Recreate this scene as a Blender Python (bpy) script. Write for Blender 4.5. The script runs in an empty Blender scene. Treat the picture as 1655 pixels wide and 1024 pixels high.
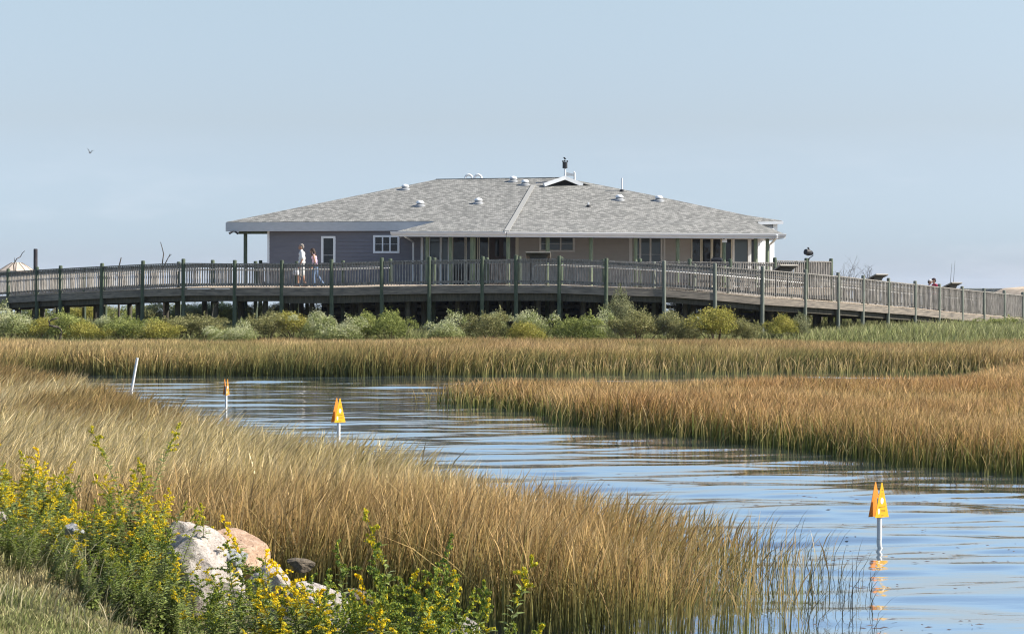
import bpy, math, random
import numpy as np
from mathutils import Vector, Matrix
rng = np.random.default_rng(7); random.seed(7)
S = bpy.context.scene; COL = S.collection
R = math.radians
# ---------------------------------------------------------------- camera model
F, EYE, HY, TR = 3218.0, 2.6, 462.5, 0.0035      # focal length in photo pixels, eye height, horizon row, slight roll
ROLL = math.atan(TR); CR, SR = math.cos(ROLL), math.sin(ROLL)
def ray(px, py):
    u, v = (px-827.5)/F, (HY-py)/F
    return u*CR - v*SR, u*SR + v*CR               # x and z per metre of depth
def P(px, py, Y):
    a, b = ray(px, py); return Vector((a*Y, Y, EYE + b*Y))
def G(px, Y): return ((px-827.5)/F*Y, Y)
def PG(px, py, z=0.0):
    a, b = ray(px, py); Y = (z-EYE)/b; return Vector((a*Y, Y, z))
def px_of(x, y, z):                                # photo column/row of a world point
    a, b = x/y, (z-EYE)/y
    u, v = a*CR + b*SR, -a*SR + b*CR
    return 827.5+u*F, HY - v*F
# ---------------------------------------------------------------- helpers
ORI = {}
def tag(o, label=None, cat=None, group=None, kind=None):
    if label: o['label'] = label
    if cat: o['category'] = cat
    if group: o['group'] = group
    if kind: o['kind'] = kind
    return o
def thing(name, loc, label, cat, group=None):
    o = bpy.data.objects.new(name, None); COL.objects.link(o)
    o.location = loc; o.empty_display_size = .2; ORI[o.name] = Vector(loc)
    return tag(o, label, cat, group)
class MB:
    def __init__(s): s.v = []; s.f = []
    def add(s, vs, fs):
        n = len(s.v); s.v += [tuple(v) for v in vs]; s.f += [tuple(i+n for i in f) for f in fs]; return s
    def hexa(s, b, t):                             # 4 bottom, 4 top corners
        return s.add(list(b)+list(t), [(3,2,1,0),(4,5,6,7),(0,1,5,4),(1,2,6,5),(2,3,7,6),(3,0,4,7)])
    def box(s, c, d):
        x,y,z = c; a,b,e = d[0]/2,d[1]/2,d[2]/2
        q = lambda zz: [(x-a,y-b,zz),(x+a,y-b,zz),(x+a,y+b,zz),(x-a,y+b,zz)]
        return s.hexa(q(z-e), q(z+e))
    def bar(s, p, q, w, h, up=(0,0,1)):            # beam p->q, w sideways, h along up
        p, q = Vector(p), Vector(q); d = (q-p).normalized(); up = Vector(up)
        sd = d.cross(up).normalized()*w/2; u = sd.cross(d).normalized()*h/2
        return s.hexa([p-sd-u, q-sd-u, q+sd-u, p+sd-u], [p-sd+u, q-sd+u, q+sd+u, p+sd+u])
    def tube(s, pts, rad, n=8, cap=True):
        pts = [Vector(p) for p in pts]
        if not hasattr(rad, '__len__'): rad = [rad]*len(pts)
        vs = []; a = None
        for i, p in enumerate(pts):
            d = (pts[min(i+1,len(pts)-1)] - pts[max(i-1,0)]).normalized()
            if a is None: a = d.orthogonal().normalized()
            a = (a - d*a.dot(d)).normalized(); b = d.cross(a)
            for k in range(n):
                t = 2*math.pi*k/n; vs.append(p + (a*math.cos(t)+b*math.sin(t))*rad[i])
        fs = [(i*n+k, i*n+(k+1)%n, (i+1)*n+(k+1)%n, (i+1)*n+k) for i in range(len(pts)-1) for k in range(n)]
        if cap: fs += [tuple(range(n-1,-1,-1)), tuple((len(pts)-1)*n+k for k in range(n))]
        return s.add(vs, fs)
    def prism(s, poly, vec):
        poly = [Vector(p) for p in poly]; n = len(poly); vec = Vector(vec)
        return s.add(poly+[p+vec for p in poly], [tuple(range(n-1,-1,-1)), tuple(range(n,2*n))]+[(i,(i+1)%n,n+(i+1)%n,n+i) for i in range(n)])
    def ball(s, c, r, n=10, m=6, zmin=-1.0):
        if not hasattr(r,'__len__'): r = (r,r,r)
        vs = []; 
        for j in range(m+1):
            ph = math.asin(zmin) + (math.pi/2-math.asin(zmin))*j/m
            for k in range(n):
                t = 2*math.pi*k/n
                vs.append((c[0]+r[0]*math.cos(ph)*math.cos(t), c[1]+r[1]*math.cos(ph)*math.sin(t), c[2]+r[2]*math.sin(ph)))
        fs = [(j*n+k, j*n+(k+1)%n, (j+1)*n+(k+1)%n, (j+1)*n+k) for j in range(m) for k in range(n)]
        return s.add(vs, fs+[tuple(range(n-1,-1,-1))])
    def build(s, name, m, parent=None, smooth=False, local=False):
        me = bpy.data.meshes.new(name); o = bpy.data.objects.new(name, me); COL.objects.link(o)
        org = Vector((0,0,0))
        if parent is not None:
            o.parent = parent; org = ORI[parent.name] if not local else org
        ORI[o.name] = org.copy()
        me.from_pydata([tuple(Vector(v)-org) for v in s.v], [], s.f); me.materials.append(m)
        import bmesh
        b = bmesh.new(); b.from_mesh(me); bmesh.ops.recalc_face_normals(b, faces=b.faces); b.to_mesh(me); b.free()
        if smooth:
            me.shade_smooth()
            me.set_sharp_from_angle(angle=R(40))
        return o
def np_mesh(name, V, quads=None, tris=None, m=None, cols=None, parent=None, smooth=False, origin=None):
    me = bpy.data.meshes.new(name)
    V = np.asarray(V, np.float32)
    if origin is not None: V = V - np.asarray(origin, np.float32)
    nq = 0 if quads is None else len(quads); nt = 0 if tris is None else len(tris)
    loops = np.concatenate(([] if nq==0 else [np.asarray(quads).ravel()]) + ([] if nt==0 else [np.asarray(tris).ravel()])).astype(np.int32)
    starts = np.concatenate([np.arange(nq)*4, nq*4+np.arange(nt)*3]).astype(np.int32)
    me.vertices.add(len(V)); me.vertices.foreach_set('co', V.ravel())
    me.loops.add(len(loops)); me.loops.foreach_set('vertex_index', loops)
    me.polygons.add(nq+nt); me.polygons.foreach_set('loop_start', starts)
    if cols is not None:
        a = me.color_attributes.new('Col', 'FLOAT_COLOR', 'POINT')
        C = np.ones((len(V),4), np.float32); C[:, :cols.shape[1]] = cols
        a.data.foreach_set('color', C.ravel())
    me.update(calc_edges=True)
    if smooth: me.polygons.foreach_set('use_smooth', np.ones(nq+nt, bool))
    if m: me.materials.append(m)
    o = bpy.data.objects.new(name, me); COL.objects.link(o)
    if parent is not None: o.parent = parent
    ORI[o.name] = Vector(origin) if origin is not None else Vector((0,0,0))
    return o
def copy_tree(o, parent=None):
    c = o.copy(); COL.objects.link(c); c.parent = parent
    for ch in list(o.children): copy_tree(ch, c)
    return c
# ---------------------------------------------------------------- materials
def new_mat(name):
    m = bpy.data.materials.new(name); m.use_nodes = True
    nt = m.node_tree; return m, nt, nt.nodes['Principled BSDF'], nt.nodes.new, nt.links.new
def mat(name, c, rough=.7, c2=None, scale=3, stretch=(1,1,1), spec=.3, bump=0, detail=6, c3=None, metal=0):
    m, nt, B, N, L = new_mat(name)
    B.inputs['Roughness'].default_value = rough; B.inputs['Metallic'].default_value = metal
    B.inputs['Specular IOR Level'].default_value = spec
    B.inputs['Base Color'].default_value = (*c, 1)
    if c2 is not None:
        tc = N('ShaderNodeTexCoord'); mp = N('ShaderNodeMapping'); mp.inputs['Scale'].default_value = stretch
        no = N('ShaderNodeTexNoise'); no.inputs['Scale'].default_value = scale; no.inputs['Detail'].default_value = detail
        no.inputs['Roughness'].default_value = .65
        L(tc.outputs['Object'], mp.inputs[0]); L(mp.outputs[0], no.inputs['Vector'])
        cr = N('ShaderNodeValToRGB'); e = cr.color_ramp.elements
        e[0].position = .32; e[0].color = (*c, 1); e[1].position = .68; e[1].color = (*c2, 1)
        if c3: x = e.new(.5); x.color = (*c3, 1)
        L(no.outputs['Fac'], cr.inputs[0]); L(cr.outputs[0], B.inputs['Base Color'])
        if bump:
            bp = N('ShaderNodeBump'); bp.inputs['Strength'].default_value = bump; bp.inputs['Distance'].default_value = .02
            L(no.outputs['Fac'], bp.inputs['Height']); L(bp.outputs[0], B.inputs['Normal'])
    return m
def ramp(nt, stops):
    cr = nt.nodes.new('ShaderNodeValToRGB'); e = cr.color_ramp.elements
    e[0].position, e[0].color = stops[0][0], (*stops[0][1], 1); e[1].position, e[1].color = stops[-1][0], (*stops[-1][1], 1)
    for p, c in stops[1:-1]: x = e.new(p); x.color = (*c, 1)
    return cr
def leaf_mat(name, lo, hi, trans=.3, rough=.6, spec=.2):
    """lo / hi: two ramps over attribute R (along the blade / kind of leaf), mixed by attribute G (random per leaf)."""
    m, nt, B, N, L = new_mat(name)
    at = N('ShaderNodeAttribute'); at.attribute_name = 'Col'
    sp = N('ShaderNodeSeparateColor'); L(at.outputs['Color'], sp.inputs[0])
    r1, r2 = ramp(nt, lo), ramp(nt, hi)
    L(sp.outputs[0], r1.inputs[0]); L(sp.outputs[0], r2.inputs[0])
    mx = N('ShaderNodeMix'); mx.data_type = 'RGBA'
    L(sp.outputs[1], mx.inputs[0]); L(r1.outputs[0], mx.inputs[6]); L(r2.outputs[0], mx.inputs[7])
    B.inputs['Roughness'].default_value = rough; B.inputs['Specular IOR Level'].default_value = spec
    mm = N('ShaderNodeVectorMath'); mm.operation = 'SCALE'; L(mx.outputs[2], mm.inputs[0]); ma = N('ShaderNodeMath'); ma.operation = 'MULTIPLY_ADD'
    L(sp.outputs[2], ma.inputs[0]); ma.inputs[1].default_value = .85; ma.inputs[2].default_value = .45; L(ma.outputs[0], mm.inputs['Scale'])
    L(mm.outputs[0], B.inputs['Base Color'])
    if trans:
        tr = N('ShaderNodeBsdfTranslucent'); L(mm.outputs[0], tr.inputs[0])
        ms = N('ShaderNodeMixShader'); ms.inputs[0].default_value = trans
        L(B.outputs[0], ms.inputs[1]); L(tr.outputs[0], ms.inputs[2]); L(ms.outputs[0], nt.nodes['Material Output'].inputs[0])
    return m
M = {}
M['post'] = mat('mossy_post_wood', (.048,.066,.048), .85, (.12,.15,.095), 4, (4,4,.7), bump=.4)
M['post_lit'] = mat('sunlit_post_wood', (.12,.135,.115), .85, (.23,.245,.20), 4, (4,4,.7), bump=.4)  # same post wood in a lighter tone, sunlight put into the colour
M['rail'] = mat('weathered_rail_wood', (.12,.112,.10), .85, (.44,.41,.375), 6, (4,4,.5), bump=.3)
M['deckwood'] = mat('deck_board_wood', (.30,.24,.185), .85, (.50,.42,.33), 5, (2,2,2), bump=.3)
M['fasciawood'] = mat('stringer_wood', (.12,.108,.095), .85, (.31,.265,.215), 2.2, (.8,.8,5), bump=.4)
M['pile'] = mat('dark_pile_wood', (.055,.05,.04), .9, (.11,.10,.075), 4, (4,4,.7))
M['pipe'] = mat('handrail_metal', (.55,.55,.54), .45, (.68,.68,.66), 6, spec=.5)
M['white'] = mat('white_trim_paint', (.78,.79,.80), .5, (.84,.85,.85), 3, spec=.4)
M['gutter'] = mat('gutter_paint', (.66,.67,.69), .45, (.74,.75,.76), 2, (1,1,6), spec=.5)
M['cream'] = mat('cream_frame_paint', (.72,.70,.60), .55, (.78,.76,.66), 3)
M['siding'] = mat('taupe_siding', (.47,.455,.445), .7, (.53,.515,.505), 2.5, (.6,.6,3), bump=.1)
M['siding_shade'] = mat('shaded_taupe_siding', (.155,.152,.175), .7, (.19,.185,.205), 2.5, (.6,.6,3), bump=.1)  # taupe siding darkened and blued, shade put into the colour
M['dark'] = mat('recess_shade', (.02,.019,.018), .9)  # near black that stands in for shade
M['door'] = mat('brown_door_paint', (.06,.045,.045), .6)
M['black'] = mat('black_metal', (.018,.018,.02), .5, (.03,.03,.033), 5)
M['soffit'] = mat('soffit_paint', (.42,.42,.42), .7)
M['rubberflash'] = mat('ridge_cap_shingle', (.27,.27,.255), .95, (.38,.375,.355), 18)
def glass_mat(name, tint, rough=.04):
    m, nt, B, N, L = new_mat(name)
    B.inputs['Base Color'].default_value = (*tint, 1); B.inputs['Roughness'].default_value = rough
    B.inputs['IOR'].default_value = 1.45; B.inputs['Specular IOR Level'].default_value = .5
    no = N('ShaderNodeTexNoise'); no.inputs['Scale'].default_value = .9; no.inputs['Detail'].default_value = 1
    tc = N('ShaderNodeTexCoord'); bp = N('ShaderNodeBump'); bp.inputs['Strength'].default_value = .25; bp.inputs['Distance'].default_value = .03
    L(tc.outputs['Object'], no.inputs['Vector']); L(no.outputs['Fac'], bp.inputs['Height']); L(bp.outputs[0], B.inputs['Normal'])
    return m
M['glass'] = glass_mat('window_glass', (.010,.012,.016))
M['glass_sky'] = glass_mat('sky_tinted_glass', (.08,.105,.12))  # lighter base colour imitates sky reflected in the panes
def shingle_mat(name, cols):
    m, nt, B, N, L = new_mat(name); B.inputs['Roughness'].default_value = .95; B.inputs['Specular IOR Level'].default_value = .1
    tc = N('ShaderNodeTexCoord'); sx = N('ShaderNodeSeparateXYZ'); L(tc.outputs['Object'], sx.inputs[0])
    cx = N('ShaderNodeCombineXYZ'); mz = N('ShaderNodeMath'); mz.operation = 'MULTIPLY'; mz.inputs[1].default_value = 3.8
    L(sx.outputs['Z'], mz.inputs[0]); L(sx.outputs['X'], cx.inputs[0]); L(mz.outputs[0], cx.inputs[1])
    br = N('ShaderNodeTexBrick'); br.inputs['Scale'].default_value = 1; br.inputs['Brick Width'].default_value = .18
    br.inputs['Row Height'].default_value = .15; br.inputs['Mortar Size'].default_value = .008; br.inputs['Bias'].default_value = 0
    br.inputs['Color1'].default_value = (0,0,0,1); br.inputs['Color2'].default_value = (1,1,1,1); br.inputs['Mortar'].default_value = (0,0,0,1)
    L(cx.outputs[0], br.inputs['Vector'])
    no = N('ShaderNodeTexNoise'); no.inputs['Scale'].default_value = 5; no.inputs['Detail'].default_value = 6; no.inputs['Roughness'].default_value = .8
    mp = N('ShaderNodeMapping'); mp.inputs['Scale'].default_value = (1.2,2.6,1); L(cx.outputs[0], mp.inputs[0]); L(mp.outputs[0], no.inputs['Vector'])
    ad = N('ShaderNodeMix'); ad.data_type = 'RGBA'; ad.inputs[0].default_value = .5
    L(br.outputs['Color'], ad.inputs[6]); L(no.outputs['Color'], ad.inputs[7])
    cr = ramp(nt, [(.2, cols[0]), (.5, cols[1]), (.8, cols[2])]); L(ad.outputs[2], cr.inputs[0]); L(cr.outputs[0], B.inputs['Base Color'])
    bp = N('ShaderNodeBump'); bp.inputs['Strength'].default_value = .6; bp.inputs['Distance'].default_value = .02
    L(ad.outputs[2], bp.inputs['Height']); L(bp.outputs[0], B.inputs['Normal'])
    return m
M['shingle'] = shingle_mat('asphalt_shingle', [(.14,.14,.132),(.24,.238,.222),(.37,.362,.338)])
# ---------------------------------------------------------------- camera, light, sky
cd = bpy.data.cameras.new('camera'); cam = bpy.data.objects.new('camera', cd); COL.objects.link(cam); S.camera = cam
cd.sensor_fit = 'HORIZONTAL'; cd.sensor_width = 36; cd.lens = F/1655*36; cd.clip_start = .2; cd.clip_end = 20000
cd.shift_y = -(512-HY)/1655
cam.location = (0,0,EYE)
cam.rotation_euler = (Matrix.Rotation(R(90),4,'X') @ Matrix.Rotation(ROLL,4,'Z')).to_euler()
SUN_EL, SUN_AZ = 38.0, -2.0                        # azimuth measured from +X towards +Y (the sun stands square to the right)
sd = Vector((math.cos(R(SUN_EL))*math.cos(R(SUN_AZ)), math.cos(R(SUN_EL))*math.sin(R(SUN_AZ)), math.sin(R(SUN_EL))))
ld = bpy.data.lights.new('sun', 'SUN'); lo = bpy.data.objects.new('sun', ld); COL.objects.link(lo)
ld.energy = 5.0; ld.angle = R(.53); ld.color = (1, .93, .82); lo.rotation_euler = sd.to_track_quat('Z','Y').to_euler(); lo.location = (60,0,60)
w = bpy.data.worlds.new('World'); S.world = w; w.use_nodes = True
wn = w.node_tree; WN = wn.nodes.new; WL = wn.links.new; bg = wn.nodes['Background']
sky = WN('ShaderNodeTexSky'); sky.sky_type = 'NISHITA'; sky.sun_disc = False
sky.sun_elevation = R(SUN_EL); sky.sun_rotation = R(90-SUN_AZ); sky.altitude = 0
sky.air_density = 1.0; sky.dust_density = .6; sky.ozone_density = 3.0
tc = WN('ShaderNodeTexCoord'); sx = WN('ShaderNodeSeparateXYZ'); WL(tc.outputs['Generated'], sx.inputs[0])
mr = WN('ShaderNodeMapRange'); mr.inputs[1].default_value = .0; mr.inputs[2].default_value = .085; mr.inputs[3].default_value = 1; mr.inputs[4].default_value = 0
WL(sx.outputs['Z'], mr.inputs[0])
mp = WN('ShaderNodeMapping'); mp.inputs['Scale'].default_value = (9,9,42); WL(tc.outputs['Generated'], mp.inputs[0])
no = WN('ShaderNodeTexNoise'); no.inputs['Scale'].default_value = 1.5; no.inputs['Detail'].default_value = 7; no.inputs['Roughness'].default_value = .6
WL(mp.outputs[0], no.inputs['Vector'])
cr = WN('ShaderNodeValToRGB'); cr.color_ramp.elements[0].position = .5; cr.color_ramp.elements[1].position = .72; WL(no.outputs['Fac'], cr.inputs[0])
mu = WN('ShaderNodeMath'); mu.operation = 'MULTIPLY'; WL(cr.outputs[0], mu.inputs[0]); WL(mr.outputs[0], mu.inputs[1])
mu2 = WN('ShaderNodeMath'); mu2.operation = 'MULTIPLY'; mu2.inputs[1].default_value = .16; WL(mu.outputs[0], mu2.inputs[0])
SKYG = WN('ShaderNodeMix'); SKYG.data_type = 'RGBA'; SKYG.blend_type = 'MULTIPLY'; SKYG.inputs[0].default_value = 1
WL(sky.outputs[0], SKYG.inputs[6]); gr = WN('ShaderNodeValToRGB'); ge = gr.color_ramp.elements
K_ = 1.45
ge[0].position = 0; ge[0].color = (.64/K_,.76/K_,1.17/K_,1); ge[1].position = .7; ge[1].color = (.75/K_,.78/K_,.82/K_,1)
for p_,c_ in [(.024,(.655,.765,1.09)),(.081,(.87,.775,.81)),(.143,(1.17,.975,.855)),(.22,(1.42,1.31,1.17)),(.36,(1.42,1.32,1.18))]:
    e_ = ge.new(p_); e_.color = (*[v/K_ for v in c_],1)
WL(sx.outputs['Z'], gr.inputs[0]); WL(gr.outputs[0], SKYG.inputs[7])
mx = WN('ShaderNodeMix'); mx.data_type = 'RGBA'; mx.inputs[7].default_value = (4.7,4.7,5.0,1)
WL(mu2.outputs[0], mx.inputs[0]); WL(SKYG.outputs[2], mx.inputs[6]); WL(mx.outputs[2], bg.inputs[0]); bg.inputs[1].default_value = .102*K_
S.view_settings.view_transform = 'Standard'; S.view_settings.look = 'None'; S.view_settings.exposure = .75; S.view_settings.gamma = 1

S.cycles.use_denoising = True; S.cycles.use_adaptive_sampling = False; S.cycles.denoising_prefilter = 'ACCURATE'; S.cycles.pixel_filter_type = 'BLACKMAN_HARRIS'; S.cycles.filter_width = 1.15
S.cycles.sample_clamp_indirect = 4; S.cycles.max_bounces = 8; S.cycles.caustics_reflective = False; S.cycles.caustics_refractive = False
# ================================================================ LAND, WATER, GRASS
def seg_dist(X, Y, pts, closed=True):
    d = np.full(X.shape, 1e9); n = len(pts)
    for i in range(n if closed else n-1):
        x0,y0 = pts[i]; x1,y1 = pts[(i+1)%n]; dx,dy = x1-x0, y1-y0
        t = np.clip(((X-x0)*dx+(Y-y0)*dy)/(dx*dx+dy*dy+1e-9), 0, 1)
        d = np.minimum(d, np.hypot(X-x0-t*dx, Y-y0-t*dy))
    return d
def inside(X, Y, pts):
    r = np.zeros(X.shape, bool); n = len(pts)
    for i in range(n):
        x0,y0 = pts[i]; x1,y1 = pts[(i+1)%n]
        if y0 == y1: continue
        c = ((y0 > Y) != (y1 > Y)) & (X < (x1-x0)*(Y-y0)/(y1-y0)+x0); r ^= c
    return r
def sdist(X, Y, pts):                              # positive inside
    d = seg_dist(X, Y, pts); return np.where(inside(X, Y, pts), d, -d)
def vnoise(X, Y, s, seed=0, octv=3):
    out = np.zeros(np.shape(X)); amp = 1; tot = 0
    for o in range(octv):
        g = np.random.default_rng(seed*17+o).random((64,64)); u = np.asarray(X)/s*(2**o)+31.7*o; v = np.asarray(Y)/s*(2**o)+11.3*o
        iu = np.floor(u).astype(int); iv = np.floor(v).astype(int); fu = u-iu; fv = v-iv
        fu = fu*fu*(3-2*fu); fv = fv*fv*(3-2*fv)
        q = lambda a,b: g[(iu+a)%64, (iv+b)%64]
        out += amp*((q(0,0)*(1-fu)+q(1,0)*fu)*(1-fv)+(q(0,1)*(1-fu)+q(1,1)*fu)*fv); tot += amp; amp *= .5
    return out/tot
smooth = lambda t: (lambda c: c*c*(3-2*c))(np.clip(t, 0, 1))
g = G
BANK = [(-60,60),(-24,32),(-14,24),(-6.2,18.4),(-3.6,16.2),(-1.9,15.2),(-.4,13.6),(.4,11.0),(1.1,8.2),(1.8,4),(2.4,-8),(2.4,-60),(-60,-60)]
NEAR = [(-22,40),(-22,33),(-14,25.2),(-6.2,19.6),(-3.6,17.2),(-2.2,16.4),(-.9,15.9),(-.1,14.8),(.8,14.5),(2.1,14.7),(2.75,16.6),(2.9,18.6)] + \
       [g(1150,20.5),g(1000,21),g(850,21.3),g(700,22.5),g(560,24.2),g(450,26),g(300,29.5),g(200,35),g(130,39),g(60,43),g(0,47),(-13,49),(-22,50)]
MID = [g(705,44.2),g(760,43),g(860,41),g(905,37.6),g(1000,36),g(1100,34.4),g(1200,32.9),g(1300,31.4),g(1420,29.4),g(1530,28.3),g(1655,27.4),(13,26),(24,25),(30,58),g(1655,61),g(1600,55),g(1540,49.5),g(1450,47),g(1350,45.8),g(1100,45),g(900,44.6),g(780,45.2)]
FAR = [(-40,52),(-30,56),g(0,56.5),g(90,57.8),g(190,57.0),g(400,57.2),g(560,56.6),g(700,57.4),g(850,58.6),g(1000,60.2),g(1250,61),g(1450,61.2),g(1560,61),g(1655,61),(26,60),(40,58),(40,74),(-40,74)]
def height(X, Y):
    n = vnoise(X, Y, 1.7, 3)-.5; nb = vnoise(X, Y, 12, 5)-.5
    h = np.full(X.shape, -.7)
    for poly in (NEAR, MID, FAR):
        d = sdist(X, Y, poly); h = np.maximum(h, -.6 + .57*smooth((d+.9)/1.6))
    d = sdist(X, Y, BANK); h = np.maximum(h, np.where(d > -1.5, -.6+1.68*smooth((d+1.2)/4.9)+n*.10*smooth(d), -.7))
    up = smooth((Y-70.5)/6)*smooth((118-Y)/12)*(.50+nb*.25+n*.08)*smooth((X+140)/40)*smooth((140-X)/40)
    h = np.maximum(h, np.where(Y > 68, up*1.0 - .6*(1-smooth((118-Y)/14))+.03*(Y<110), -.7))
    dune = np.minimum(4.2*np.exp(-((X-38)/8.0)**2-((Y-132)/11)**2), 2.80)+1.6*np.exp(-((X-60)/18)**2-((Y-140)/16)**2)+.75*np.exp(-((X+27)/9)**2-((Y-118)/9)**2)
    h = np.maximum(h, dune-.35+n*.08)
    land = 1.4*smooth((Y-1350)/60)*smooth((X-250)/150)
    return np.maximum(h, land-.7*(land<.01))
def axis(lo, hi, step, far):
    a = list(np.arange(lo, hi+1e-6, step)); s = step
    b = [a[-1]]; 
    while b[-1] < far: s *= 1.22; b.append(b[-1]+s)
    s = step; c = [a[0]]
    while c[-1] > -far: s *= 1.22; c.append(c[-1]-s)
    return np.array(c[:0:-1]+a+b[1:])
ax, ay = axis(-34,42,.35,9000), axis(2,150,.35,9000)
X, Y = np.meshgrid(ax, ay); H_ = height(X, Y)
nx, ny = len(ax), len(ay); idx = np.arange(nx*ny).reshape(ny,nx)
quads = np.stack([idx[:-1,:-1],idx[:-1,1:],idx[1:,1:],idx[1:,:-1]],-1).reshape(-1,4)
bank = smooth(sdist(X, Y, BANK)/2.0); sand = np.maximum(smooth((Y-101)/8)*(Y<1000), 0)
cols = np.stack([bank, sand, np.zeros_like(bank)], -1).reshape(-1,3)
m, nt, B, N, L = new_mat('soil_and_sand'); B.inputs['Roughness'].default_value = .95; B.inputs['Specular IOR Level'].default_value = .1
at = N('ShaderNodeAttribute'); at.attribute_name = 'Col'; sp = N('ShaderNodeSeparateColor'); L(at.outputs['Color'], sp.inputs[0])
tcn = N('ShaderNodeTexCoord'); n1 = N('ShaderNodeTexNoise'); n1.inputs['Scale'].default_value = 2.2; n1.inputs['Detail'].default_value = 9; L(tcn.outputs['Object'], n1.inputs['Vector'])
rm = ramp(nt, [(.3,(.035,.032,.016)),(.5,(.07,.068,.03)),(.7,(.13,.115,.06))])        # marsh mud with dead thatch
rb = ramp(nt, [(.3,(.055,.065,.02)),(.5,(.11,.105,.045)),(.7,(.20,.165,.085))])        # turf and dry soil
rs = ramp(nt, [(.3,(.42,.33,.24)),(.7,(.60,.49,.37))])
for r_ in (rm, rb, rs): L(n1.outputs['Fac'], r_.inputs[0])
a1 = N('ShaderNodeMix'); a1.data_type='RGBA'; L(sp.outputs[0], a1.inputs[0]); L(rm.outputs[0], a1.inputs[6]); L(rb.outputs[0], a1.inputs[7])
a2 = N('ShaderNodeMix'); a2.data_type='RGBA'; L(sp.outputs[1], a2.inputs[0]); L(a1.outputs[2], a2.inputs[6]); L(rs.outputs[0], a2.inputs[7]); L(a2.outputs[2], B.inputs['Base Color'])
bp = N('ShaderNodeBump'); bp.inputs['Strength'].default_value = .7; bp.inputs['Distance'].default_value = .06; L(n1.outputs['Fac'], bp.inputs['Height']); L(bp.outputs[0], B.inputs['Normal'])
tag(np_mesh('ground', np.stack([X, Y, H_], -1).reshape(-1,3), quads, m=m, cols=cols, smooth=True), kind='structure')
def ground_z(x, y): return float(height(np.array([float(x)]), np.array([float(y)]))[0])
# ---------------------------------------------------------------- water
m, nt, B, N, L = new_mat('marsh_water')
B.inputs['Base Color'].default_value = (.07,.10,.125,1); B.inputs['Roughness'].default_value = .6; B.inputs['Specular IOR Level'].default_value = 0
gl = N('ShaderNodeBsdfGlossy'); gl.inputs['Roughness'].default_value = .02; gl.inputs['Color'].default_value = (.975,.985,.985,1)
fr_ = N('ShaderNodeFresnel'); fr_.inputs['IOR'].default_value = 1.5; wm = N('ShaderNodeMixShader')
fm_ = N('ShaderNodeMath'); fm_.operation = 'MULTIPLY_ADD'; fm_.inputs[1].default_value = .36; fm_.inputs[2].default_value = .64; L(fr_.outputs[0], fm_.inputs[0]); L(fm_.outputs[0], wm.inputs[0]); L(B.outputs[0], wm.inputs[1]); L(gl.outputs[0], wm.inputs[2]); L(wm.outputs[0], nt.nodes['Material Output'].inputs[0])
tcn = N('ShaderNodeTexCoord'); mpn = N('ShaderNodeMapping'); mpn.inputs['Scale'].default_value = (.55,2.2,1); mpn.inputs['Rotation'].default_value = (0,0,R(-9)); L(tcn.outputs['Object'], mpn.inputs[0])
n1 = N('ShaderNodeTexNoise'); n1.inputs['Scale'].default_value = 3.2; n1.inputs['Detail'].default_value = 5; n1.inputs['Roughness'].default_value = .5; L(mpn.outputs[0], n1.inputs['Vector'])
bp = N('ShaderNodeBump'); bp.inputs['Strength'].default_value = 1; bp.inputs['Distance'].default_value = .0034; L(n1.outputs['Fac'], bp.inputs['Height'])
for t_ in (B, gl, fr_): L(bp.outputs[0], t_.inputs['Normal'])
X0,X1,Y0,Y1 = -17.0,17.0,11.0,64.0
ys = [Y0]
while ys[-1] < Y1: ys.append(ys[-1]+.028+.0022*(ys[-1]-Y0))
ys[-1] = Y1; wx = np.linspace(X0, X1, 480); wy = np.array(ys)
X, Y = np.meshgrid(wx, wy); W = np.zeros_like(X); r2 = np.random.default_rng(11)
for i in range(56):
    lam = .34*(9**r2.random()); th = math.pi/2 + R(9) + r2.normal()*R(13); k = 2*math.pi/lam
    sl = .0078*(lam/1.2)**.12; am = sl*lam/(2*math.pi)*1.5
    W += am*np.sin(k*(math.cos(th)*X+math.sin(th)*Y)+r2.random()*6.28)
calm = .55+.9*vnoise(X, Y, 7, 21)
edge = smooth(np.minimum(np.minimum(X-X0, X1-X), np.minimum(Y-Y0, Y1-Y))/1.5)
W *= calm*edge*.95*(1-.42*smooth((Y-27)/14))
nx, ny = len(wx), len(wy); idx = np.arange(nx*ny).reshape(ny,nx)
quads = np.stack([idx[:-1,:-1],idx[:-1,1:],idx[1:,1:],idx[1:,:-1]],-1).reshape(-1,4)
V = np.stack([X,Y,W],-1).reshape(-1,3); n0 = len(V); D = 9000.0
ring = [(X0,Y0),(X1,Y0),(X1,Y1),(X0,Y1),(-D,-D),(D,-D),(D,D),(-D,D)]
V = np.concatenate([V, np.array([(a,b,0) for a,b in ring])])
rq = np.array([(4,5,1,0),(5,6,2,1),(6,7,3,2),(7,4,0,3)])+n0
tag(np_mesh('water', V, np.concatenate([quads,rq]), m=m, smooth=True), kind='structure')
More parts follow.
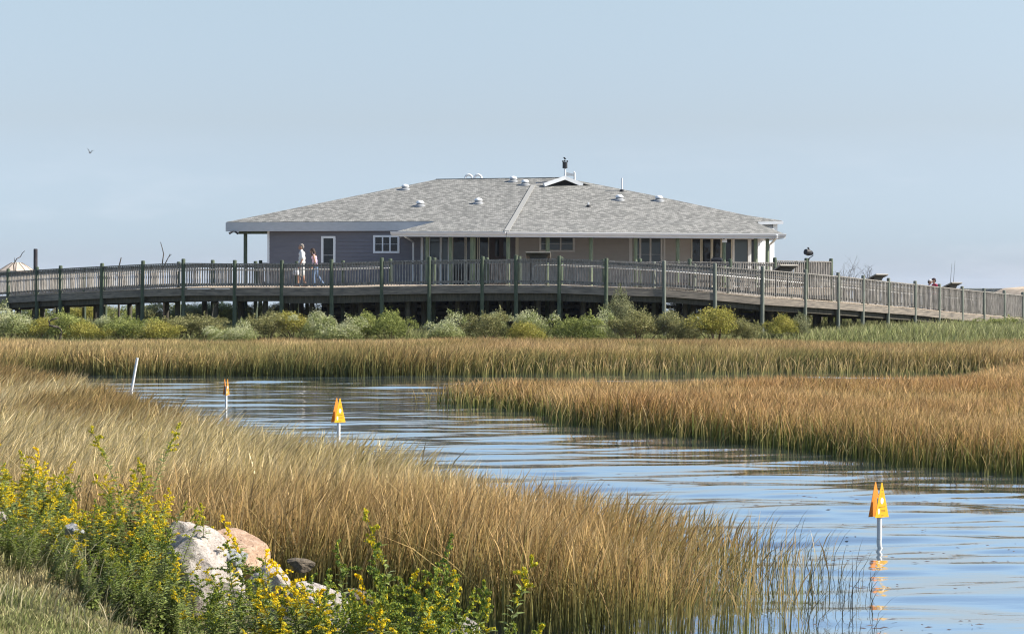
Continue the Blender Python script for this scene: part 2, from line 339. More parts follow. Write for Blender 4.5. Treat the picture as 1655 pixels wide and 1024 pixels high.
# ---------------------------------------------------------------- grass blades
def blades(name, X, Y, Z, h, w, lean, r, rnd, m, segs=3, prof=None, thick=None, face=None):
    n = len(X); rg = np.random.default_rng(len(X))
    ang = rg.random(n)*math.pi if face is None else rg.normal(0, face, n)
    wx, wy = np.cos(ang)*w/2, np.sin(ang)*w/2
    ts = {2:[0,.55,1],3:[0,.45,.80,1],4:[0,.3,.6,.84,1]}[segs]; prof = prof or [1,.85,.6,0]
    V = np.zeros((n, 2*segs+1, 3), np.float32); C = np.zeros((n, 2*segs+1, 3), np.float32)
    for k, t in enumerate(ts):
        tb = t**2.6; bx = X + lean[0]*h*tb; by = Y + lean[1]*h*tb; L2 = lean[0]**2+lean[1]**2
        bz = Z + h*t*(1-.22*L2*t)
        if k < segs:
            pw = prof[k]*(1 if thick is None or k != segs-1 else thick)
            V[:,2*k] = np.stack([bx-wx*pw, by-wy*pw, bz],-1); V[:,2*k+1] = np.stack([bx+wx*pw, by+wy*pw, bz],-1)
            C[:,2*k,0] = C[:,2*k+1,0] = np.clip(t*r[0]+r[1], 0, 1)
        else:
            V[:,2*k] = np.stack([bx, by, bz],-1); C[:,2*k,0] = np.clip(t*r[0]+r[1], 0, 1)
    C[:,:,1] = rnd[:,None]; C[:,:,2] = np.clip(.62+.42*rg.normal(size=n), 0, 1.7)[:,None]
    base = (np.arange(n)*(2*segs+1))[:,None]
    q = np.concatenate([base+np.array([2*k,2*k+1,2*k+3,2*k+2]) for k in range(segs-1)])
    t3 = base+np.array([2*segs-2, 2*segs-1, 2*segs])
    return np_mesh(name, V.reshape(-1,3), q, t3, m=m, cols=C.reshape(-1,3))
def scatter(poly, dens, seed):
    a = np.array(poly); x0,y0 = a.min(0); x1,y1 = a.max(0); rg = np.random.default_rng(seed)
    n = int((x1-x0)*(y1-y0)*dens); X = x0+rg.random(n)*(x1-x0); Y = y0+rg.random(n)*(y1-y0)
    k = inside(X, Y, poly); return X[k], Y[k], rg
def in_view(X, Y, mx=2.0):
    return (X > -.257*Y-mx) & (X < .257*Y+mx)
straw = leaf_mat('cordgrass_straw', [(0,(.14,.165,.05)),(.3,(.29,.28,.095)),(.62,(.54,.43,.18)),(1,(.90,.76,.47))],
                 [(0,(.15,.17,.05)),(.35,(.28,.23,.08)),(.68,(.42,.27,.105)),(1,(.64,.43,.20))], .4)
brown = leaf_mat('cordgrass_brown', [(0,(.13,.15,.05)),(.35,(.25,.24,.085)),(.6,(.45,.345,.135)),(1,(.80,.60,.32))],
                 [(0,(.15,.165,.055)),(.4,(.30,.245,.09)),(.7,(.42,.275,.115)),(1,(.56,.37,.185))], .4)
russet = leaf_mat('cordgrass_russet', [(0,(.09,.14,.035)),(.38,(.20,.23,.065)),(.62,(.40,.27,.095)),(1,(.76,.52,.26))],
                 [(0,(.12,.16,.04)),(.42,(.28,.22,.07)),(.7,(.40,.235,.09)),(1,(.54,.32,.14))], .4)
# near field
X, Y, rg = scatter(NEAR, 900, 5)
d = seg_dist(X, Y, NEAR); E = seg_dist(X, Y, [(2.55,15.6),(2.75,16.6),(2.9,18.6),g(1150,20.5),g(1000,21)], False)
keep = in_view(X, Y, 2.5) & (rg.random(len(X)) < np.clip(1.25-(Y-15)/52, .35, 1))
keep &= rg.random(len(X)) < np.where(E < 2.7, .05+.95*smooth(E/2.7)**1.2, 1)*np.clip(.35+d*2.2, 0, 1)
keep &= rg.random(len(X)) < .45+.75*vnoise(X, Y, .8, 9)
X, Y, d, E = X[keep], Y[keep], d[keep], E[keep]; n = len(X)
pn = vnoise(X, Y, 2.6, 31)
h = (.88+.10*(pn-.5)*2)*(.52+.58*rg.random(n)**.8)*np.where(Y<30, .52+.48*smooth(E/3.2), 1)
tall = rg.random(n) < .05; h[tall] *= 1.12
wd = (.0055+.0055*rg.random(n))*(1+np.clip((Y-17)/16, 0, 2))
wild = np.where(rg.random(n) < .14, 2.6, 1.0); lx = .15+.07*smooth((Y-17)/4)+.17*wild*rg.normal(size=n)+.14*smooth((Y-19)/6)+.5*(vnoise(X,Y,.7,37)-.5); ly = (.16*wild)*rg.normal(size=n)+.5*(vnoise(X,Y,.8,38)-.5)
rust = smooth((vnoise(X,Y,2.2,33)-.42)/.12)*smooth((Y-27)/4)*smooth((3.2-d)/2)
rnd = np.clip(.12+.62*smooth((22.0-Y)/5)+.9*rust+.5*(pn-.5)+.45*(rg.random(n)-.35), 0, 1)
NEARG = blades('marsh_grass', X, Y, np.full(n,-.04), h, wd, (lx,ly), (.95, .10*rg.normal(size=n)+.22*(vnoise(X,Y,1.1,77)-.5)-.16*rust-.06), rnd, straw, thick=1+1.3*(rg.random(n)<.30))
tag(NEARG, 'straw coloured cordgrass filling the near bank between the boulders and the water', 'grass', kind='stuff')
# sparse dark stems standing in the open water at the right rim, and strays beyond the rim
sx_, sy_, rg = scatter([(2.0,14.6),(2.75,14.8),(3.15,17.5),(2.95,19.6),(1.2,21.6),(-1,22.6),(-3.2,24.6),(-3.4,24),(0,21.2),(2.4,18.8),(2.3,16)], 46, 12)
n = len(sx_); hh = .16+.40*rg.random(n)**1.4
o = blades('sparse_stems', sx_, sy_, np.full(n,-.04), hh, .0045+.003*rg.random(n), (.35+.3*rg.normal(size=n), .15*rg.normal(size=n)), (.5,.2*rg.random(n)), rg.random(n),
           leaf_mat('drowned_stems', [(0,(.04,.045,.02)),(1,(.16,.12,.06))],[(0,(.05,.06,.02)),(1,(.26,.19,.09))], .1))
tag(o, 'thin dark stems poking from the open water beyond the cordgrass rim', 'grass stems', kind='stuff')
# middle island
X, Y, rg = scatter(MID, 480, 6)
d = seg_dist(X, Y, MID); k = in_view(X, Y, 5) & (rg.random(len(X)) < np.clip(.3+d*1.4,0,1)*np.clip(1.2-(Y-27)/45,.4,1)); X, Y, d = X[k], Y[k], d[k]; n = len(X)
pn = vnoise(X, Y, 3.0, 41)
h = (.70+.12*(pn-.5)*2)*(.54+.56*rg.random(n)**.8)*np.where(Y>40,(.80+.2*smooth(d/2)),1)*(1-.08*smooth((X-4)/6))
wd = (.008+.010*rg.random(n))*(1+np.clip((Y-28)/30,0,1))
rnd = np.clip(.35+1.6*(pn-.5)+.6*(rg.random(n)-.3), 0, 1)
o = blades('marsh_grass', X, Y, np.full(n,-.04), h, wd, (.10+.24*rg.normal(size=n)+.4*(vnoise(X,Y,.9,47)-.5), .2*rg.normal(size=n)), (.95, .13*rg.normal(size=n)+.22*(vnoise(X,Y,1.8,46)-.5)-.05), rnd, russet, thick=1+.6*(rg.random(n)<.4))
tag(o, 'reddish brown cordgrass island with green feet in the middle of the water', 'grass', kind='stuff')
# far marsh
X, Y, rg = scatter(FAR, 320, 8)
d = seg_dist(X, Y, FAR); k = in_view(X, Y, 7) & (rg.random(len(X)) < np.clip(.45+d*1.4,0,1)); X, Y, d = X[k], Y[k], d[k]; n = len(X)
pn = vnoise(X, Y, 4.5, 51); pg = vnoise(X, Y, 7, 57)
h = (.80+.20*(pn-.5)*2)*(.55+.55*rg.random(n)**.8)*(1-.12*smooth((Y-68)/5))
wd = .015+.014*rg.random(n)
rnd = np.clip(.30+1.9*(pn-.5)+.6*(rg.random(n)-.3)+.2*smooth((X-2)/8), 0, 1)
o = blades('marsh_grass', X, Y, np.full(n,-.03), h, wd, (.14+.24*rg.normal(size=n)+.4*(vnoise(X,Y,1.3,59)-.5), .2*rg.normal(size=n)), (.88, .13*rg.normal(size=n)+.50*(vnoise(X,Y,2.4,58,4)-.5)-.02-.20*smooth((pg-.5)/.1)), rnd, brown, thick=1+.5*(rg.random(n)<.4))
tag(o, 'golden brown cordgrass strip on the far shore below the shrubs', 'grass', kind='stuff')
# green upland grass around and under the boardwalk
UP = [(-32,71),(32,70),(32,104),(-32,104)]
X, Y, rg = scatter(UP, 150, 9); k = in_view(X, Y, 6) & (rg.random(len(X)) < np.where(Y>80,.45,1)*(.3+1.1*vnoise(X,Y,1.6,61)))
X, Y = X[k], Y[k]; n = len(X); zz = height(X, Y)
h = (.42+.30*(vnoise(X,Y,3.2,63)-.3)+.20*smooth((X-11)/5)+.12*smooth((-X-12)/6))*(.6+.6*rg.random(n)); 
greeng = leaf_mat('upland_grass_green', [(0,(.09,.12,.03)),(.5,(.21,.25,.07)),(1,(.37,.39,.15))],[(0,(.11,.12,.045)),(.5,(.31,.30,.13)),(1,(.56,.50,.28))], .3)
o = blades('upland_grass', X, Y, zz-.03, h, .018+.016*rg.random(n), (.16+.3*rg.normal(size=n), .25*rg.normal(size=n)), (1,0*h), np.clip(rg.random(n)*.8+.3*(vnoise(X,Y,2,64)-.5),0,1), greeng)
tag(o, 'grey green grass growing around and beneath the boardwalk', 'grass', kind='stuff')
# turf on the near bank
TURF = [(-7,14.6),(-3.9,13.9),(-2.5,13.2),(-1.4,12.2),(-.5,10.6),(-.1,8),(-.1,7.2),(-7,7.2)]
X, Y, rg = scatter(TURF, 3600, 10); k = in_view(X, Y, .8); X, Y = X[k], Y[k]; n = len(X); zz = height(X, Y)
h = (.015+.10*vnoise(X,Y,.3,71)**2+.10*smooth((Y-10.2)/1.6)*vnoise(X,Y,.7,72))*(.6+.8*rg.random(n))
turfm = leaf_mat('turf_blades', [(0,(.12,.14,.04)),(.5,(.22,.26,.08)),(1,(.36,.38,.15))],[(0,(.22,.18,.09)),(.5,(.42,.35,.18)),(1,(.62,.52,.30))], .3)
o = blades('turf', X, Y, zz-.01, h, .004+.004*rg.random(n), (.3*rg.normal(size=n)+.1, .3*rg.normal(size=n)), (1,0*h), np.clip(rg.random(n)*.9+1.4*(vnoise(X,Y,.6,73)-.5),0,1), turfm)
tag(o, 'short mown turf mixed with dry blades at the foot of the flowers', 'turf', kind='stuff')
# taller dry weeds among the flowers
WEED = [(-4.4,14.6),(-2.2,14.2),(-1.1,12.6),(-.1,11.0),(.1,9.6),(-1.4,9.1),(-2.2,9.7),(-4.4,10.3)]
X, Y, rg = scatter(WEED, 620, 14); k = (vnoise(X,Y,.55,81) > .46); X, Y = X[k], Y[k]; n = len(X); zz = height(X, Y)
h = (.14+.24*rg.random(n))*(.6+.7*vnoise(X,Y,.5,82))*(.35+.65*smooth((Y-9.6)/1.3))
dry = leaf_mat('dry_weed', [(0,(.2,.17,.09)),(1,(.66,.56,.38))],[(0,(.12,.14,.05)),(1,(.38,.38,.19))], .25)
o = blades('dry_weeds', X, Y, zz-.02, h, .004+.003*rg.random(n), (.3+.4*rg.normal(size=n), .35*rg.normal(size=n)), (1,0*h), rg.random(n), dry)
tag(o, 'pale dry weeds and wispy grass tangled between the goldenrod and the boulders', 'weeds', kind='stuff')

# flecks of drifting plant debris on the open water
rg = np.random.default_rng(44); n = 900
X = 1.2+rg.random(n)*5.5; Y = 15+rg.random(n)**1.5*13; k = (vnoise(X*.5,Y,.9,91) > .55) & ~inside(X,Y,NEAR) & ~inside(X,Y,MID); X, Y = X[k], Y[k]; n = len(X)
a = rg.normal(size=n)*.35; L_ = .012+.05*rg.random(n)**2; dx, dy = np.cos(a)*L_, np.sin(a)*L_; w_ = .004+.004*rg.random(n)
zz = .022+X*0
V = np.stack([np.stack([X-dx,Y-dy,zz],-1), np.stack([X,Y-w_*3,zz],-1), np.stack([X+dx,Y+dy,zz],-1), np.stack([X,Y+w_*3,zz+.004],-1)],1).reshape(-1,3)
tag(np_mesh('floating_debris', V, np.arange(4*n).reshape(-1,4), m=mat('wet_debris',(.05,.04,.05),.7,(.13,.11,.10),9)), 'dark flecks of plant debris drifting on the open water at lower right', 'debris', kind='stuff')

# wispy pale tuft between the boulders and the gap of water
rg = np.random.default_rng(71); n = 900; a = rg.random(n)*6.28; q = rg.random(n)**.6
X = G(560,13.0)[0]+.24*q*np.cos(a); Y = 13.0+.3*q*np.sin(a)
o = blades('wispy_tuft', X, Y, height(X,Y)-.03, .26+.22*rg.random(n), .004+.003*rg.random(n), (.55+.3*rg.normal(size=n), .3*rg.normal(size=n)), (1,0*X), rg.random(n)*.6, dry)
tag(o, 'wispy pale grass tuft right of the boulders leaning over the water gap', 'grass tuft', kind='stuff')

# ragged rims: scattered blades standing in the narrow back channel and along the island edge
RIM = [g(640,57.2),g(900,57),g(1655,57.5),g(1655,61.5),g(1300,61.3),g(1000,60.4),g(700,57.8)]
X, Y, rg = scatter(RIM, 22, 17); n = len(X)
X2, Y2, rg = scatter([g(640,44.5),g(760,41.5),g(860,39.5),g(905,36.3),g(1000,35),g(1200,32.0),g(1420,28.7),g(1655,26.8),g(1655,27.8),g(1420,29.8),g(1200,33.3),g(1000,36.5),g(900,39),g(760,43.6)], 30, 18)
X, Y = np.concatenate([X,X2]), np.concatenate([Y,Y2]); n = len(X)
o = blades('marsh_grass', X, Y, np.full(n,-.04), .25+.4*rg.random(n), np.where(Y>50,.022,.012)*(.7+.6*rg.random(n)), (.15+.3*rg.normal(size=n), .2*rg.normal(size=n)), (.95,.05+0*X), rg.random(n), brown)
tag(o, 'scattered single blades standing in the water around the cordgrass island', 'grass', kind='stuff')
M['fasciaL'] = mat('fascia_paint', (.50,.51,.52), .6, (.58,.59,.60), 3, (1,1,4))
M['postL'] = mat('treated_post_wood', (.10,.14,.085), .85, (.24,.27,.18), 3, (4,4,.7), bump=.3)
M['skirt'] = mat('skirt_board_wood', (.13,.13,.12), .85, (.24,.235,.22), 4)
M['ventgrey'] = mat('vent_metal', (.26,.27,.28), .5, (.36,.37,.38), 6)
# ================================================================ BOARDWALK
# photo column, depth, top-rail row, deck row, post-top row
ST = [(-62,88.0,443.5,481.5,438),(-24,86.4,441.5,479.5,436.5),(14.5,84.9,439.5,477.5,434),(61,83.5,436,474.5,431),(99,82.4,434,473,429),(166,81,430.5,469.6,425),(232,80,427.3,466.6,421),(297,79.2,425.2,464.6,418),
 (380,78.6,426,464.6,420),(456,78.3,425.8,464.6,420.3),(536,78.1,424.8,464.6,419),(617,77.9,422,462.6,416),(694,77.8,420.6,461.2,414.5),(780,77.7,419.8,460.2,414),
 (834,77.6,418.8,460.2,412),(904,77.5,418.5,460.4,413),(980,77.4,421.2,463.4,417),(1073,77.5,426,466.2,421),(1155,77.8,431,472,425),(1232,78.5,436,479.3,430),
 (1301,79.9,441.5,483.5,435),(1353.5,81.3,446.2,487.2,440),(1394,82.6,450.6,490.6,444.5),(1435,84.1,455,494,449),(1478,85.7,459.2,497.3,453.5),(1517,87.3,463.6,501.6,458.5),
 (1554,88.9,467.6,505.6,462.3),(1589,90.5,471,508.6,465.5),(1622,92.1,474.3,511.4,468.8),(1652,93.6,477,514,471.7),(1683,95.2,480,516.5,475),(1714,96.8,482.5,519,478)]
NS = len(ST)
FP = [Vector((P(p[0],p[2],p[1]).x, p[1], 0)) for p in ST]
RZ = [P(p[0],p[2],p[1]).z for p in ST]; DZ = [P(p[0],p[3],p[1]).z for p in ST]; TZ = [P(p[0],p[4],p[1]).z for p in ST]
def nrm(i):
    a, b = FP[max(i-1,0)], FP[min(i+1,NS-1)]; d = (b-a).normalized(); return Vector((-d.y, d.x, 0))
NR = [nrm(i) for i in range(NS)]; WID = 2.35
BP = [FP[i]+NR[i]*WID for i in range(NS)]
walk = thing('boardwalk', (0,77.6,ground_z(0,77.6)), 'long weathered wooden boardwalk with green posts and picket railings crossing in front of the house', 'boardwalk')
def lerp(a,b,t): return a+(b-a)*t
def zv(v, z): return Vector((v.x, v.y, z))
# deck planks (the deck is banked a little towards the creek left of the house)
CS = [.085 if 7 <= i <= 11 else .02 for i in range(NS)]
mb = MB()
for i in range(NS-1):
    f0,f1,b0,b1 = FP[i],FP[i+1],BP[i],BP[i+1]; Lm = ((f1-f0).length+(b1-b0).length)/2; n = max(2,int(Lm/.145))
    for k in range(n):
        t0, t1 = (k+.04)/n, (k+.96)/n; j = random.uniform(-.004,.004)
        q = [zv(lerp(f0,f1,t0)-NR[i]*.06,lerp(DZ[i],DZ[i+1],t0)+j), zv(lerp(f0,f1,t1)-NR[i]*.06,lerp(DZ[i],DZ[i+1],t1)+j), zv(lerp(b0,b1,t1)+NR[i]*.06,lerp(DZ[i]+CS[i],DZ[i+1]+CS[i+1],t1)+j), zv(lerp(b0,b1,t0)+NR[i]*.06,lerp(DZ[i]+CS[i],DZ[i+1]+CS[i+1],t0)+j)]
        mb.hexa([v-Vector((0,0,.04)) for v in q], q)
mb.build('deck', M['deckwood'], walk)
def post(v, ztop, zbot, r=.075, m='post', parent=walk, name='post'):
    b = MB(); jx, jy = random.uniform(-.015,.015), random.uniform(-.015,.015)
    b.tube([(v.x+jx*2,v.y+jy*2,zbot),(v.x+jx,v.y+jy,(ztop+zbot)/2),(v.x,v.y,ztop-.035),(v.x,v.y,ztop-.008),(v.x,v.y,ztop)],[r*1.12,r*1.04,r,r*.88,r*.6],10)
    return b.build(name, M[m], parent, smooth=True)
def railing(p0,p1,r0,r1,d0,d1,nout,parent,name='railing_panel',pk=.108,cap=True):
    """top board, sub rail, bottom rail; pickets nailed on the outer side"""
    dv = (p1-p0); Lh = dv.length; dh = dv.normalized()
    a, b = zv(p0+dh*.07,0), zv(p1-dh*.07,0)
    z = lambda t,o0,o1: lerp(o0,o1,t)
    s = MB()
    s.bar(zv(a,r0-.10), zv(b,r1-.10), .04, .09); s.bar(zv(a,d0+.13), zv(b,d1+.13), .04, .09)
    n = max(2,int(Lh/pk))
    for k in range(n):
        t = (k+.5)/n; c = lerp(p0,p1,t)+nout*.042+dh*random.uniform(-.006,.006); zt = z(t,r0,r1)-.028; zb = z(t,d0,d1)+.045+random.uniform(-.012,.012)
        w_ = .017
        q = [c-dh*w_-nout*w_, c+dh*w_-nout*w_, c+dh*w_+nout*w_, c-dh*w_+nout*w_]
        tl = dh*random.uniform(-.006,.006)
        s.hexa([zv(v,zb) for v in q],[zv(v+tl,zt) for v in q])
    o = s.build(name, M['rail'], parent)
    if cap:
        t = MB(); t.bar(zv(a,r0-.01), zv(b,r1-.01), .15, .04); t.build('top_rail', M['rail'], o)
    return o
for i in range(NS):
    m_ = 'post' if ST[i][0] < 1000 else 'post_lit'  # right half gets the copy painted as sunlit
    gz = ground_z(FP[i].x, FP[i].y)-.2
    post(FP[i]-NR[i]*.03, TZ[i], gz, .078, m_)
    zb = TZ[i]-.01; post(BP[i]+NR[i]*.03+(FP[min(i+1,NS-1)]-FP[max(i-1,0)]).normalized()*random.uniform(-.02,.02), zb, ground_z(BP[i].x,BP[i].y)-.2, .078, m_)
OPEN_BACK = range(11, 16)                            # the back rail stops where the walk meets the house deck
for i in range(NS-1):
    railing(FP[i],FP[i+1],RZ[i],RZ[i+1],DZ[i],DZ[i+1],-NR[i],walk)
    if i not in OPEN_BACK or i in (13,):
        railing(BP[i],BP[i+1],RZ[i]+.01,RZ[i+1]+.01,DZ[i],DZ[i+1],NR[i],walk)
    # stringer boards, bent beams, inner piles
    for side,(A_,B_,nn) in enumerate(((FP[i],FP[i+1],-NR[i]),(BP[i],BP[i+1],NR[i]))):
        s = MB(); s.bar(zv(A_+nn*.045,DZ[i]-.185), zv(B_+nn*.045,DZ[i+1]-.185), .045, .27); s.build('stringer_board', M['fasciawood'], walk)
    s = MB(); a_, b_ = FP[i]+NR[i]*.12, FP[i+1]+NR[i]*.12
    lo = .30 if 9 <= i <= 15 else .22
    s.bar(zv(a_,DZ[i]-.32-lo/2), zv(b_,DZ[i+1]-.32-lo/2), .05, lo)
    s.build('floor_beam', M['pile'], walk); s = MB()
    s.bar(zv(FP[i]+NR[i]*1.2,DZ[i]-.20), zv(FP[i+1]+NR[i]*1.2,DZ[i+1]-.20), .05, .3); s.build('floor_beam', M['pile'], walk)
    s = MB(); s.bar(zv(FP[i]-NR[i]*.02,DZ[i]-.45), zv(BP[i]+NR[i]*.02,DZ[i]-.45), .09, .25); s.build('cross_beam', M['pile'], walk)
    c = lerp(FP[i],FP[i+1],.5)+NR[i]*random.uniform(.5,1.0)
    if ground_z(c.x,c.y) < DZ[i]-.45:
        post(c, DZ[i]-.1, ground_z(c.x,c.y)-.2, .10, 'pile', walk, 'pile')
        c = c+NR[i]*1.0+Vector((.5,0,0)); post(c, DZ[i]-.1, ground_z(c.x,c.y)-.2, .10, 'pile', walk, 'pile')
# metal handrails inside both railings
for side, (pts_, sg) in enumerate(((FP,1),(BP,-1))):
    rng_ = [range(0,12), range(15,30)]
    for rr in rng_:
        s = MB(); line = [zv(pts_[i]+NR[i]*sg*.10, RZ[i]-.24) for i in rr]
        if side == 0 and rr[0] == 15: line = [zv(lerp(pts_[14],pts_[15],.38)+NR[14]*.10, RZ[15]-.62), zv(lerp(pts_[14],pts_[15],.40)+NR[14]*.10, RZ[15]-.29), zv(lerp(pts_[14],pts_[15],.47)+NR[14]*.10, RZ[15]-.24)]+line
        s.tube(line, .024, 8)
        for i in list(rr)[1:-1]: s.bar(zv(pts_[i]+NR[i]*sg*.02, RZ[i]-.26), zv(pts_[i]+NR[i]*sg*.10, RZ[i]-.25), .02, .02)
        s.build('handrail', M['pipe'], walk, smooth=True)
# ---------------------------------------------------------------- slanted display panels leaning over the railing
def panel(px, label):
    k = max(i for i in range(NS) if ST[i][0] <= px); t = (px-ST[k][0])/(ST[k+1][0]-ST[k][0])
    c = lerp(FP[k],FP[k+1],t); rz = lerp(RZ[k],RZ[k+1],t); d = (FP[k+1]-FP[k]).normalized(); n = NR[k]
    slope = (RZ[k+1]-RZ[k])/(FP[k+1]-FP[k]).length
    root = thing('display_panel', zv(c+n*.3, rz-1.0), label, 'display panel', 'slanted display panels along the boardwalk railing')
    up = Vector((0,0,1)); W2 = .46
    hi = zv(c-n*.20, rz+.25); lo_ = zv(c+n*.42, rz-.02)
    ax_ = (lo_-hi).normalized(); nn = d.cross(ax_).normalized(); 
    if nn.z < 0: nn = -nn
    b = MB(); b.hexa([hi-d*W2-nn*.03,hi+d*W2-nn*.03,lo_+d*W2-nn*.03,lo_-d*W2-nn*.03],[hi-d*W2,hi+d*W2,lo_+d*W2,lo_-d*W2]); b.build('board', M['panelback'], root)
    b = MB(); b.bar(hi-d*(W2+.02)+nn*.01, hi+d*(W2+.02)+nn*.01, .035, .03, nn); b.bar(lo_-d*(W2+.02)+nn*.01, lo_+d*(W2+.02)+nn*.01, .04, .05, nn)
    for s_ in (-1,1): b.bar(hi+d*W2*s_+nn*.01, lo_+d*W2*s_+nn*.01, .04, .05, nn)
    b.build('frame', M['panelframe'], root)
    b = MB(); b.hexa([zv(c+n*.02,rz-.02)-d*.30, zv(c+n*.02,rz-.02)+d*.30, zv(c+n*.34,rz-.02)+d*.30, zv(c+n*.34,rz-.02)-d*.30],[hi-d*.36-nn*.035+ax_*.2,hi+d*.36-nn*.035+ax_*.2,lo_+d*.36-nn*.035-ax_*.05,lo_-d*.36-nn*.035-ax_*.05]); b.build('bracket', M['panelback'], root)
    b = MB()
    for s_ in (-1,1): b.bar(zv(c+n*.3+d*.3*s_,rz-.03), zv(c+n*.3+d*.3*s_,rz-1.0), .05, .05, d)
    b.build('leg', M['panelback'], root)
M['panelback'] = mat('panel_dark_metal', (.05,.048,.045), .6, (.085,.08,.072), 5); M['panelframe'] = mat('panel_frame_metal', (.30,.28,.24), .6, (.38,.35,.30), 5)
panel(870, 'dark slanted display panel leaning over the rail beside the corner of the house')
panel(1270, 'dark slanted display panel on the ramp below the right end of the roof')
panel(1419, 'dark slanted display panel on the ramp behind the bare twiggy bush')
panel(1540, 'dark slanted display panel farthest down the ramp beside the fishing rods')
# ================================================================ HOUSE ON STILTS
def plane3(a,b,c):
    n = (Vector(b)-Vector(a)).cross(Vector(c)-Vector(a)).normalized(); return (Vector(a), n)
def hit(px,py,pl):
    a,b = ray(px,py); d = Vector((a,1,b)); o = Vector((0,0,EYE)); t = (pl[0]-o).dot(pl[1])/d.dot(pl[1]); return o+d*t
FLOOR = 2.60
house = thing('stilt_house', (0,88,ground_z(0,88)), 'low taupe stilt house with a wide grey shingle roof and white gutters behind the boardwalk', 'house')
A = P(366,358.7,90.6); I = P(706,357.2,88.8); Bt = P(705,290,97); UL = plane3(A,I,Bt)
D = hit(862,300,UL); F1 = hit(832,352,UL)
UR = plane3(D,F1,P(1220,357,89.3)); E = hit(955,300,UR); E2 = hit(1045,313.5,UR); K2 = hit(1205,347.5,UR); J = hit(1264,356.5,UR); K = hit(1219,358.3,UR)
Fc = P(818,374.3,83.0); Gc = P(1267,377.5,86.2); Hc = P(642,373.8,84.4)
GL = hit(878,299.3,UL); GT0 = hit(909,287.2,UL); GT = P(912,286.6,GL.y+.28); GR = P(940,299.0,GL.y+.56); GTb = Vector((GT.x+.3, GT0.y+.4, GT.z))
Abk = Vector((A.x+4.6,95.4,A.z)); Bbk = Vector((Bt.x+1,104,A.z)); Jbk = Vector((J.x-1.2,J.y+11,J.z))
th = Vector((0,0,-.07))
roof = MB().prism([A,I,F1,D,GL,GT0,Bt], th).build('roof', M['shingle'], house)
def rp(poly, name='roof_slope', m='shingle'): return MB().prism(poly, th).build(name, M[m], roof)
rp([D,F1,K,J,K2,E2,E]); rp([F1,I,Hc,Fc]); rp([F1,Fc,Gc,K])
MB().add([A,Abk,Bt],[(0,1,2)]).add([Abk,Bbk,Bt],[(0,1,2)]).add([Bt,Bbk,Jbk,GTb],[(0,1,2),(0,2,3)]).add([J,K2,E2,E,GTb,Jbk],[(0,1,2,3,4,5)]).add([E,GTb,GT,GR],[(0,1,2),(0,2,3)]).add([D,GL,GR,E],[(0,1,2,3)]).build('roof_slope', M['shingle'], roof)
MB().add([GL+Vector((0,.0,.0)),GT,GTb,GT0],[(0,1,2,3)]).build('roof_slope', M['shingle'], roof)
def cap(pts):
    b = MB(); up = Vector((0,-.25,1)).normalized()
    for p,q in zip(pts[:-1],pts[1:]): b.bar(p+up*.015, q+up*.015, .21, .028, up)
    b.build('ridge_cap', M['rubberflash'], roof)
cap([D+Vector((0,0,.01)),F1+Vector((0,0,.01)),Fc+Vector((.02,.05,.01))])
b = MB(); b.bar(Bt, GT0, .12, .05); b.build('ridge_cap', M['shingle'], roof)
# gablet
b = MB(); b.add([GL,GT,GR],[(0,1,2)]); b.build('gable_louvre', M['dark'], roof)  # shade of the gablet recess painted as a near black face
b = MB(); o_ = Vector((.03,-.14,0))
b.bar(GL+o_, GT+o_+Vector((0,0,-.03)), .17, .20, (0,-1,0)); b.bar(GT+o_+Vector((0,0,-.03)), GR+o_, .17, .20, (0,-1,0)); b.build('rake_board', M['white'], roof)
# fascias, soffits, gutters
def vboard(p,q,h,t,out,name,m,drop=0,par=None):
    p,q = Vector(p),Vector(q); o = Vector(out)
    bq = [p, q, q+o*t, p+o*t]; dz = Vector((0,0,-drop)); hh = Vector((0,0,-h))
    MB().hexa([v+dz+hh for v in bq],[v+dz for v in bq]).build(name, M[m], par or house)
def outn(p,q):
    d = (Vector(q)-Vector(p)); d.z = 0; d.normalize(); n = Vector((d.y,-d.x,0)); return n if n.y < 0 else -n
nL, nR = outn(A,I), outn(Fc,Gc)
vboard(A+Vector((-.02,0,0)), I+(I-A).normalized()*.25, .40, .05, nL, 'fascia_board', 'fasciaL', .03)
vboard(A, Abk, .40, .05, outn(A,Abk)*-1 if outn(A,Abk).x>0 else outn(A,Abk), 'fascia_board', 'fasciaL', .03)
vboard(K+Vector((-.3,0,0)), J+Vector((.04,0,0)), .13, .05, outn(K,J), 'fascia_board', 'white', .02)
sz = A.z-.40
MB().add([(A.x,A.y,sz),(I.x+1.5,I.y-.3,sz),(I.x+1.5,95,sz),(Abk.x,Abk.y,sz)],[(0,1,2,3)]).build('soffit', M['soffit'], house)
W0, W1, W2 = G(432,90.6), G(834,88.0), G(1224,90.3)
ps = Fc.z-.12
MB().add([(Hc.x,Hc.y,ps),(Fc.x,Fc.y,ps),(Gc.x,Gc.y,ps),(Gc.x-.3,93.5,ps),(W1[0],93.5,ps),(Hc.x-.2,90.2,ps)],[(0,1,2,3,4,5)]).build('soffit', M['soffit'], house)
def gutter(p,q,n,m='gutter'):
    b = MB(); p,q = Vector(p),Vector(q)
    prof = [(0,0),(.13,0),(.13,-.035),(.105,-.06),(.105,-.09),(.085,-.12),(0,-.12)]
    vs = [p+n*a+Vector((0,0,z)) for a,z in prof]; b.prism(vs, q-p); b.build('gutter', M[m], house)
    vboard(p,q,.20,.022,n,'fascia_board',m,.01)
gutter(Hc+Vector((-.25,0,-.01)), Fc+Vector((0,0,-.01)), outn(Hc,Fc)); gutter(Fc+Vector((.01,0,-.01)), Gc+Vector((.06,0,-.01)), nR)
vboard(Gc, Gc+Vector((-.3,6,0)), .2, .03, Vector((1,0,0)), 'fascia_board', 'gutter', .01)
